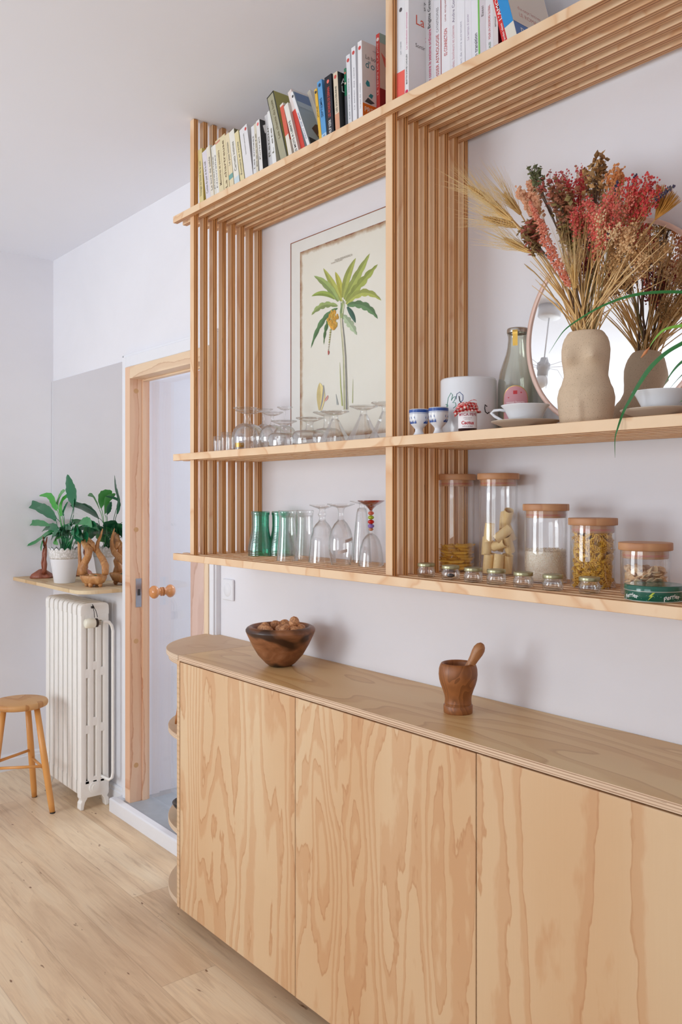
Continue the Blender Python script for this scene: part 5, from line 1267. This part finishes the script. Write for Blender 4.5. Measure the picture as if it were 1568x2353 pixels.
S('tan seed spray behind the vase mouth on the right', 1425, 640, .02, .034, (176,134,84), 200, .0020, grp='tan grass sprays in the bouquet')
S('pale beige seed cluster between crimson and orange', 1385, 430, .03, .028, (206,176,122), 140, .0022, grp='tan grass sprays in the bouquet')
S('orange statice head at the top of the bouquet', 1418, 396, .01, .020, (222,154,96), 220, .0030, c2=(206,130,76))
S('olive brown leafy cluster in the middle left', 1310, 525, -.05, .026, (150,128,72), 170, .0044, stemmat=ST3, leafy=True, grp='brown leafy sprigs in the bouquet', c2=(122,92,58))
S('dark brown leafy sprig at the upper left', 1290, 452, -.04, .034, (164,104,76), 210, .0046, stemmat=ST3, leafy=True, grp='brown leafy sprigs in the bouquet', c2=(136,118,70))
S('dark berry sprig left of the crimson cluster', 1262, 420, -.02, .030, (170,84,74), 110, .0036, stemmat=ST3, leafy=True, grp='brown leafy sprigs in the bouquet', c2=(150,108,74))
S('brown leafy sprig low on the left beside the wheat', 1226, 520, -.03, .034, (136,110,66), 190, .0048, stemmat=ST3, leafy=True, grp='brown leafy sprigs in the bouquet', c2=(160,84,66), squash=1.6)
S('brown dry sprig at the very top of the bouquet', 1382, 364, .0, .015, (176,132,80), 46, .0048, stemmat=ST3, leafy=True, grp='brown leafy sprigs in the bouquet')
S('brown dry sprig just under the topmost one', 1366, 392, .01, .022, (190,146,92), 60, .0042, stemmat=ST3, leafy=True, grp='brown leafy sprigs in the bouquet')
S('pale peach ruffled flower at the left edge of the red cluster', 1205, 440, .0, .024, (240,180,144), 260, .0040, grp=None, c2=(228,180,146))
S('dark green rosemary like twig pointing up left', 1222, 386, -.01, .018, (116,122,84), 70, .0042, stemmat=ST3, leafy=True, squash=1.4)
# salmon ribbon like strands
t = thing('salmon_plume', 'long salmon pink feathery plume running down the left of the bouquet', 'dried flower', MT)
pp = [headp(*q) for q in ((1307,656,-.06),(1290,620,-.07),(1272,588,-.07),(1256,556,-.07),(1246,524,-.06),(1232,494,-.05),(1218,462,-.04))]; pp = [p-MT for p in pp]
b = MB(); b.tube([p-MT for p in stem_curve(pp[0]+MT)], .0016, 5); b.build('stem', ST1, t)
b = MB(); dense = []
for i in range(len(pp)-1):
    for s in range(14): dense.append((pp[i].lerp(pp[i+1], s/14), i+s/14))
for q, s in dense:
    for k in range(7):
        w = .0130*math.sin(PI*(s/6*.8+.15)); o_ = Vector((RB.uniform(-1,1), RB.uniform(-.6,.6), RB.uniform(-.6,.6)))*w; b.blob(q+o_, (.0016,.0034,.0040), 0 if RB.random() < .7 else 1, M=Euler((RB.uniform(0,3),RB.uniform(0,3),0)).to_matrix())
b.build('plume', [mt_((242,154,128), 'petal'), mt_((246,182,156), 'petal')], t)
# lavender
for px_, py_, x2, y2, dy, lab in ((1456,424,1461,402,-.02,'dark lavender spike standing at the top right'), (1416,452,1419,416,-.04,'dark lavender spike in front of the orange statice'), (1504,460,1550,426,-.03,'dark lavender spike pointing to the upper right'), (1402,548,1396,540,-.07,'short lavender spike in the middle of the coral spray')):
    h = headp(px_, py_, dy)-MT; tp = headp(x2, y2, dy)-MT; t = thing('lavender_stem', lab, 'dried flower', MT, 0, 'lavender spikes in the bouquet')
    b = MB(); b.tube([p-MT for p in stem_curve(h+MT)]+[tp], .0009, 4); b.build('stem', ST4, t); b = MB()
    for k in range(60):
        q = h.lerp(tp, RB.random()); b.blob(q+Vector((RB.gauss(0,1), RB.gauss(0,1), RB.gauss(0,1)))*.0022, (.0016,.0016,.003))
    b.build('flower_spike', mt_((72,66,92), 'lavender'), t)
# golden fan (feathery grass head)
t = thing('golden_plume', 'golden feather like plume at the right of the bouquet', 'dried flower', MT); c0 = headp(1506, 505, .0)-MT
b = MB(); b.tube([p-MT for p in stem_curve(c0+MT)], .0014, 5); b.build('stem', ST1, t); b = MB()
for k in range(130):
    a = RB.uniform(-.55,1.0); e = headp(1506+62*math.cos(a+.55)*RB.uniform(.75,1), 505-88*math.sin(a*.6+.85)*RB.uniform(.85,1), RB.uniform(-.02,.02))-MT
    e.y = min(e.y, .16); b.tube([c0, (c0+e)/2+Vector((.003,0,0)), e], [.0011,.0009,.0003], 3, cap=False)
b.build('plume', [mt_((196,140,60), 'gold')], t)
# loose dry stalks
for i in range(64):
    if i < 20: px_, py_, lab, m_ = RB.uniform(1215,1300), RB.uniform(560,660), 'dry straw stalk fanning to the left below the wheat', ST1
    elif i < 44: px_, py_, lab, m_ = RB.uniform(1300,1420), RB.uniform(500,640), 'dry stalk in the middle of the bouquet', (ST1,ST2,ST3,ST4)[i % 4]
    else: px_, py_, lab, m_ = RB.uniform(1420,1545), RB.uniform(500,640), 'fine dry stalk fanning to the right of the bouquet', (ST1,ST5)[i % 2]
    h = headp(px_, py_, RB.uniform(-.07,.05)); P = [p-MT for p in stem_curve(h)]
    b = MB(); b.tube(P, [RB.uniform(.0010,.0022)]*(len(P)-3)+[.0010,.0008,.0005], 5)
    if i >= 44:
        for k in range(5):
            q = P[-4].lerp(P[-2], RB.random()); b.tube([q, q+Vector((RB.uniform(-.01,.035), RB.uniform(-.02,.02), RB.uniform(.01,.05)))], [.0005,.0002], 3, cap=False)
    o = b.build('dry_stalk', m_, loc=MT); tag(o, lab, 'dried flower', ('dry stalks fanning left', 'dry stalks in the middle', 'dry stalks fanning right')[0 if i < 20 else 1 if i < 44 else 2])
b = MB(); P = [headp(1252,650,-.03), headp(1228,625,-.03), headp(1214,614,-.03), headp(1205,606,-.03)]; P = [q-MT for q in stem_curve(P[0])]+[q-MT for q in P[1:]]
b.tube(P, [.0013]*(len(P)-2)+[.0018,.0004], 5); tag(b.build('dry_stalk', ST2, loc=MT), 'single bent dry blade sticking out low on the left', 'dried flower')

# spider plant reaching in from the right
M_leafg = paint('grass_green_leaf', (34,108,44), .4, .12, 20); M_leafl = paint('light_green_leaf', (120,172,60), .4, .1, 20)
PP = Vector((-.735, -.17, ZM)); t = thing('spider_plant', 'spider plant in a white pot at the right edge with long arching green leaves', 'plant', PP)
b = MB(); b.lathe([(0,0),(.040,0),(.042,.003),(.052,.085),(.053,.088),(.050,.088),(.048,.080),(0,.076)], 40); b.build('pot', M_porc, t)
crown = PP+Vector((0,0,.08))
def blade(pts, w, m):
    P = [Vector(p) for p in pts]; Q = []
    for i in range(len(P)-1):
        p0 = P[max(i-1,0)]; p1 = P[i]; p2 = P[i+1]; p3 = P[min(i+2,len(P)-1)]
        for s in range(6):
            u = s/6; Q.append(.5*((2*p1)+(p2-p0)*u+(2*p0-5*p1+4*p2-p3)*u*u+(3*p1-p0-3*p2+p3)*u**3))
    Q.append(P[-1]); n = len(Q); ws = [w*.95*min(1, (n-1-i)/(n*.55)+.04) for i in range(n)]
    b = MB(); b.leaf([q-PP for q in Q], ws, fold=.25, up=Vector((.45,-.75,.5))); b.build('leaf', m, t)
blade([crown, crown+Vector((-.02,-.05,.09)), atY(1620,676,-.27), atY(1568,672,-.28), atY(1500,673,-.29), atY(1440,683,-.30), atY(1380,706,-.30), atY(1330,735,-.305), atY(1300,757,-.31), atY(1282,780,-.31), atY(1262,812,-.31)], .0042, M_leafg)
blade([crown, crown+Vector((-.03,-.05,.07)), atY(1600,745,-.27), atY(1568,749,-.28), atY(1530,757,-.285), atY(1508,776,-.29), atY(1492,800,-.29)], .0050, M_leafl)
blade([crown, crown+Vector((-.02,-.06,.05)), atY(1600,775,-.28), atY(1568,790,-.29), atY(1530,813,-.295), atY(1495,846,-.30), atY(1470,882,-.305), atY(1450,916,-.31), atY(1433,948,-.315), atY(1420,985,-.325), atY(1414,1010,-.325), atY(1414,1052,-.325)], .0048, M_leafg)
blade([crown, atY(1640,800,-.25), atY(1600,815,-.24), atY(1568,832,-.24), atY(1545,856,-.24), atY(1528,884,-.24)], .0045, M_leafg)
blade([crown, atY(1620,880,-.25), atY(1590,905,-.26), atY(1562,925,-.26)], .004, M_leafg)
for a in range(7):
    v = Vector((math.cos(a*.9-.4)*.5+.6, math.sin(a*.9-.4)*.7, 0))*.12; v.x = abs(v.x)*.6; v.y = min(v.y, .08)
    blade([crown, crown+v*.4+Vector((0,0,.08)), crown+v+Vector((0,0,.06)), crown+v*1.4+Vector((0,0,-.01))], .0045, M_leafg)
M_tip = paint('dry_leaf_tip', (206,136,88), .6)
b = MB(); a0, a1 = atY(1494,797,-.29)-PP, atY(1474,822,-.29)-PP; b.tube([a0, a0.lerp(a1,.5), a1], [.0008,.0032,.0010], 6); b.build('dry_tip', M_tip, t)

# ------------------------------------------------------------------ plant shelf in the corner
ZP = 1.059
t = thing('flower_pot', 'white metal pot with a lace cut rim on the radiator shelf', 'pot', (-4.283, -.1226, ZP))
b = MB(); b.lathe([(0,0),(.050,0),(.0515,.002),(.0700,.118),(.0708,.120),(.0708,.126)], 56); b.build('pot_body', M_white, t)
b = MB(); n = 180; vs = []
for k in range(n):
    a = 2*PI*k/n; top = .168+.014*abs(math.sin(a*9))**.9
    for q in range(6):
        z = .124+(top-.124)*q/5; r = .0705+(z-.12)*.16+.0012*abs(math.sin(a*45))*(q % 2); vs.append((r*math.cos(a), r*math.sin(a), z))
b.add(vs, [(k*6+q, ((k+1)%n)*6+q, ((k+1)%n)*6+q+1, k*6+q+1) for k in range(n) for q in range(5)], 0, True)
N = NT('lace_metal'); co = N.coord(); v = N.node('ShaderNodeTexVoronoi'); v.inputs['Scale'].default_value = 110; N.link(co, v.inputs['Vector'])
N.base(N.ramp(v.outputs['Distance'], [(.30, rgb((240,238,238))), (.60, rgb((214,212,208)))])); N.bump(v.outputs['Distance'], .5, .002); N.set(Roughness=.4)
b.build('lace_rim', N.m, t, solid=.0012)
pl_ = thing('peace_lily', 'leafy green houseplant growing in the white lace rimmed pot', 'plant', (-4.283, -.1226, ZP+.125))
b = MB(); b.lathe([(0,0),(.066,0)], 32); b.build('soil', paint('potting_soil', (60,46,36), .9, .3, 80), pl_)
LG = [paint('lily_leaf_dark', (30,104,66), .32, .12, 30), paint('lily_leaf_mid', (44,130,70), .32, .12, 30), paint('lily_leaf_bright', (66,156,60), .35, .1, 30)]
PO = pl_.location.copy()
def lily(px, w, m, dys=None, peti=.0017):
    w *= 1.3
    # px: pixel path from soil to tip; first part is the stalk
    Y0 = -.1226; n = len(px); P = []
    for i, q in enumerate(px): P.append(atY(q[0], q[1], Y0+(q[2] if len(q) > 2 else 0)))
    P[0] = Vector((PO.x+RB.uniform(-.02,.02), PO.y+RB.uniform(-.02,.02), PO.z))
    Q = []
    for i in range(n-1):
        p0 = P[max(i-1,0)]; p1 = P[i]; p2 = P[i+1]; p3 = P[min(i+2,n-1)]
        for s in range(8):
            u = s/8; Q.append(.5*((2*p1)+(p2-p0)*u+(2*p0-5*p1+4*p2-p3)*u*u+(3*p1-p0-3*p2+p3)*u**3)-PO)
    Q.append(P[-1]-PO); k0 = int(len(Q)*.40); L = Q[k0:]; m_ = len(L)
    ws = [w*math.sin(PI*min(1,(i/(m_-1))**.75))**.8*(1+.08*math.sin(i*1.9)) if 0 < i < m_-1 else .0003 for i in range(m_)]
    b = MB(); b.leaf(L, ws, fold=.30, up=Vector((RB.uniform(-.3,.3), -1, .5))); lf = b.build('leaf', LG[m], pl_)
    b = MB(); b.tube(Q[:k0+1], peti, 5); b.build('leaf_stalk', LG[m], lf)
for a in [([(150,1250),(142,1210),(120,1185),(75,1160),(15,1158,-.02)], .019, 0), ([(148,1250),(130,1222),(104,1205),(70,1202),(38,1205,-.03)], .014, 1), ([(148,1250),(134,1220),(125,1188),(100,1166),(73,1163,.01)], .017, 0),
          ([(152,1250),(138,1195),(128,1165),(115,1140),(90,1139,-.02)], .014, 2), ([(152,1250),(140,1195),(134,1160),(140,1140),(150,1128,-.01)], .026, 2), ([(154,1250),(146,1200),(142,1180),(146,1150),(166,1134)], .018, 2),
          ([(160,1250),(161,1200),(170,1155),(164,1120),(155,1090,-.01)], .026, 0), ([(160,1250),(164,1205),(170,1175),(170,1150),(168,1140,.03)], .010, 0), ([(156,1250),(148,1205),(147,1180),(152,1165),(157,1153)], .014, 0),
          ([(150,1250),(140,1235),(122,1220),(85,1245),(57,1255,-.03)], .014, 1), ([(150,1250),(135,1238),(114,1226),(100,1245),(95,1266,-.04)], .017, 1), ([(160,1250),(170,1215),(188,1200),(205,1200),(212,1212,-.02)], .017, 1),
          ([(160,1250),(175,1222),(196,1206),(215,1206),(228,1220,.02)], .014, 0), ([(158,1250),(150,1240),(140,1232),(128,1242),(134,1252,-.05)], .016, 2), ([(160,1250),(168,1238),(176,1232),(188,1240),(184,1250,-.05)], .016, 0),
          ([(158,1250),(158,1225),(152,1215),(142,1218),(138,1228,-.04)], .018, 0), ([(160,1250),(166,1225),(172,1215),(178,1218),(180,1230,-.05)], .018, 1), ([(160,1250),(156,1230),(160,1212),(166,1205),(172,1203,.04)], .016, 0),
          ([(150,1250),(146,1232),(130,1214),(112,1212),(96,1222,.04)], .016, 0), ([(150,1250),(152,1235),(148,1222),(156,1212),(164,1216,-.06)], .017, 0), ([(160,1250),(175,1240),(195,1228),(200,1238),(198,1248,.0)], .013, 0)]:
    lily(*a)
for k in range(36):
    a = RB.uniform(0, 2*PI); x = 155+28*math.cos(a); y = 1228-12*abs(math.sin(a)); dy = .05*math.sin(a)
    lily([(156,1250), ((156+x)/2, 1238), (x, y, dy), (x+10*math.cos(a), y+16, dy*1.2)], .014, RB.choice((0,0,1)))
# driftwood ornament
def drift_mat():
    N = NT('polished_driftwood'); co = N.coord(); f = N.noise(N.mapping(co, (1,1,.5)), 26, 4, .6, 1.4)
    N.base(N.ramp(f, [(.25, rgb((136,84,44))), (.5, rgb((190,134,82))), (.75, rgb((214,164,110)))])); N.bump(f, .5, .004); N.set(Roughness=.45); return N.m
M_dr = drift_mat(); DO = Vector((-4.005, -.082, ZP))
t = thing('driftwood_ornament', 'twisted driftwood bowl with two upright horns on the radiator shelf', 'ornament', DO)
b = MB(); wob = lambda r, z, a: r*(1+.12*math.sin(3*a+.6)+.05*math.sin(7*a+z*60))
b.lathe([(0,.018),(.040,.012),(.060,.022),(.070,.040),(.074,.054),(.070,.058),(.064,.050),(.052,.034),(0,.028)], 48, Matrix.Diagonal((1,.78,1,1)), mod=wob)
for a in (.4, 2.3, 3.9, 5.3): b.ball((.045*math.cos(a), .034*math.sin(a), .012), (.014,.012,.0135), 10)
b.build('bowl_body', M_dr, t)
def dpx(x, y, dy): return atY(60+x/6.533, 1080+y/6.533, DO.y+dy)-DO
b = MB(); b.tube([dpx(1190,1560,.01), dpx(1190,1440,.02), dpx(1150,1340,.03), dpx(1090,1250,.035), dpx(1060,1170,.035), dpx(1080,1080,.04), dpx(1120,990,.045), dpx(1150,885,.045)], [.016,.018,.0165,.0145,.0115,.0085,.006,.0025], 14); b.build('horn', M_dr, t)
b = MB(); b.tube([dpx(860,1570,-.02), dpx(850,1480,-.02), dpx(880,1390,-.01), dpx(930,1300,-.01), dpx(945,1200,-.01), dpx(900,1120,-.01), dpx(860,1050,-.01), dpx(850,950,-.01)], [.023,.021,.019,.018,.020,.019,.017,.006], 12)
b.tube([dpx(800,1570,-.02), dpx(812,1400,-.025), dpx(800,1200,-.02), dpx(800,1030,-.02), dpx(850,1010,-.01)], [.013,.010,.008,.010,.013], 10)
b.tube([dpx(880,1000,-.01), dpx(940,1060,0), dpx(1000,1110,.01), dpx(1010,1180,.015), dpx(1050,1230,.03)], [.012,.013,.012,.010,.008], 10)
b.build('trunk', M_dr, t)
tag_o = thing('matchbox', 'small cork and green box lying in the driftwood bowl', 'box', (DO.x+.005, DO.y-.01, ZP+.045)); tag_o.rotation_euler = (0, .5, .6)
b = MB(); b.box(-.022, .014, -.006, .006, 0, .010); b.build('cork_part', paint('pale_cork', (220,180,136), .7), tag_o, bevel=.002)
b = MB(); b.box(.000, .030, .008, .022, .0, .012); b.build('green_part', paint('green_box', (30,110,80), .5), tag_o)
t = thing('carved_figure', 'reddish brown carved wooden figure behind the white flower pot', 'figurine', (-4.62, -.115, ZP))
M_fig = turned('carved_redwood', (168,96,70), (126,66,46), 40)
b = MB(); b.lathe([(0,0),(.055,0),(.058,.006),(.050,.022),(.030,.036),(.016,.046),(0,.05)], 30, mod=lambda r, z, a: r*(1+.12*math.sin(3*a)+.06*math.sin(7*a))); b.build('foot', M_fig, t)
b = MB()
b.tube([(.040,-.004,.03),(.056,-.008,.050),(.050,-.004,.078),(.058,-.006,.105),(.050,-.004,.130),(.056,-.002,.160),(.048,-.004,.185)], [.015,.011,.0125,.0075,.0115,.0075,.0095], 14)
b.tube([(.050,-.014,.055),(.040,-.016,.085),(.052,-.014,.112),(.042,-.012,.140),(.052,-.010,.165)], [.007,.0055,.007,.005,.004], 10)
for dx, dy in ((-.020,-.004),(.006,-.012),(.022,.004)): b.tube([(.050,-.004,.178),(.050+dx*.6,-.004+dy*.6,.200),(.050+dx,-.004+dy,.226)], [.007,.005,.0025], 8)
b.build('stem', M_fig, t)

# pendant lamp of the room, seen in the round mirror
t = thing('pendant_lamp', 'white pendant lamp with wire arms, seen only in the round mirror', 'lamp', (-2.75, -1.87, ZC))
M_lampw = paint('lamp_white', (228,230,234), .5)
b = MB(); b.lathe([(0,0),(.06,0),(.06,-.055),(.05,-.062),(0,-.062)][::-1], 32); b.build('ceiling_rose', M_lampw, t)
b = MB(); b.tube([(0,0,-.06),(0,0,-.28)], .0035, 8); b.build('cord', M_lampw, t)
b = MB(); b.lathe([(0,-.28),(.018,-.28),(.022,-.30),(.034,-.31),(.034,-.34),(.028,-.345),(.028,-.375),(0,-.375)], 24); b.build('lamp_socket', paint('lamp_grey', (206,208,212), .4), t)
b = MB(); b.lathe([(.018,-.372),(.03,-.39),(.034,-.41),(.028,-.43),(.012,-.442),(0,-.444)], 24); b.build('bulb', paint('opal_bulb', (236,236,236), .2), t)
for k in range(8):
    a = 2*PI*k/8; b = MB(); b.tube([(.03*math.cos(a),.03*math.sin(a),-.325),(.12*math.cos(a),.12*math.sin(a),-.31),(.20*math.cos(a),.20*math.sin(a),-.36),(.22*math.cos(a),.22*math.sin(a),-.50)], .0013, 5); b.build('arm', M_lampw, t)
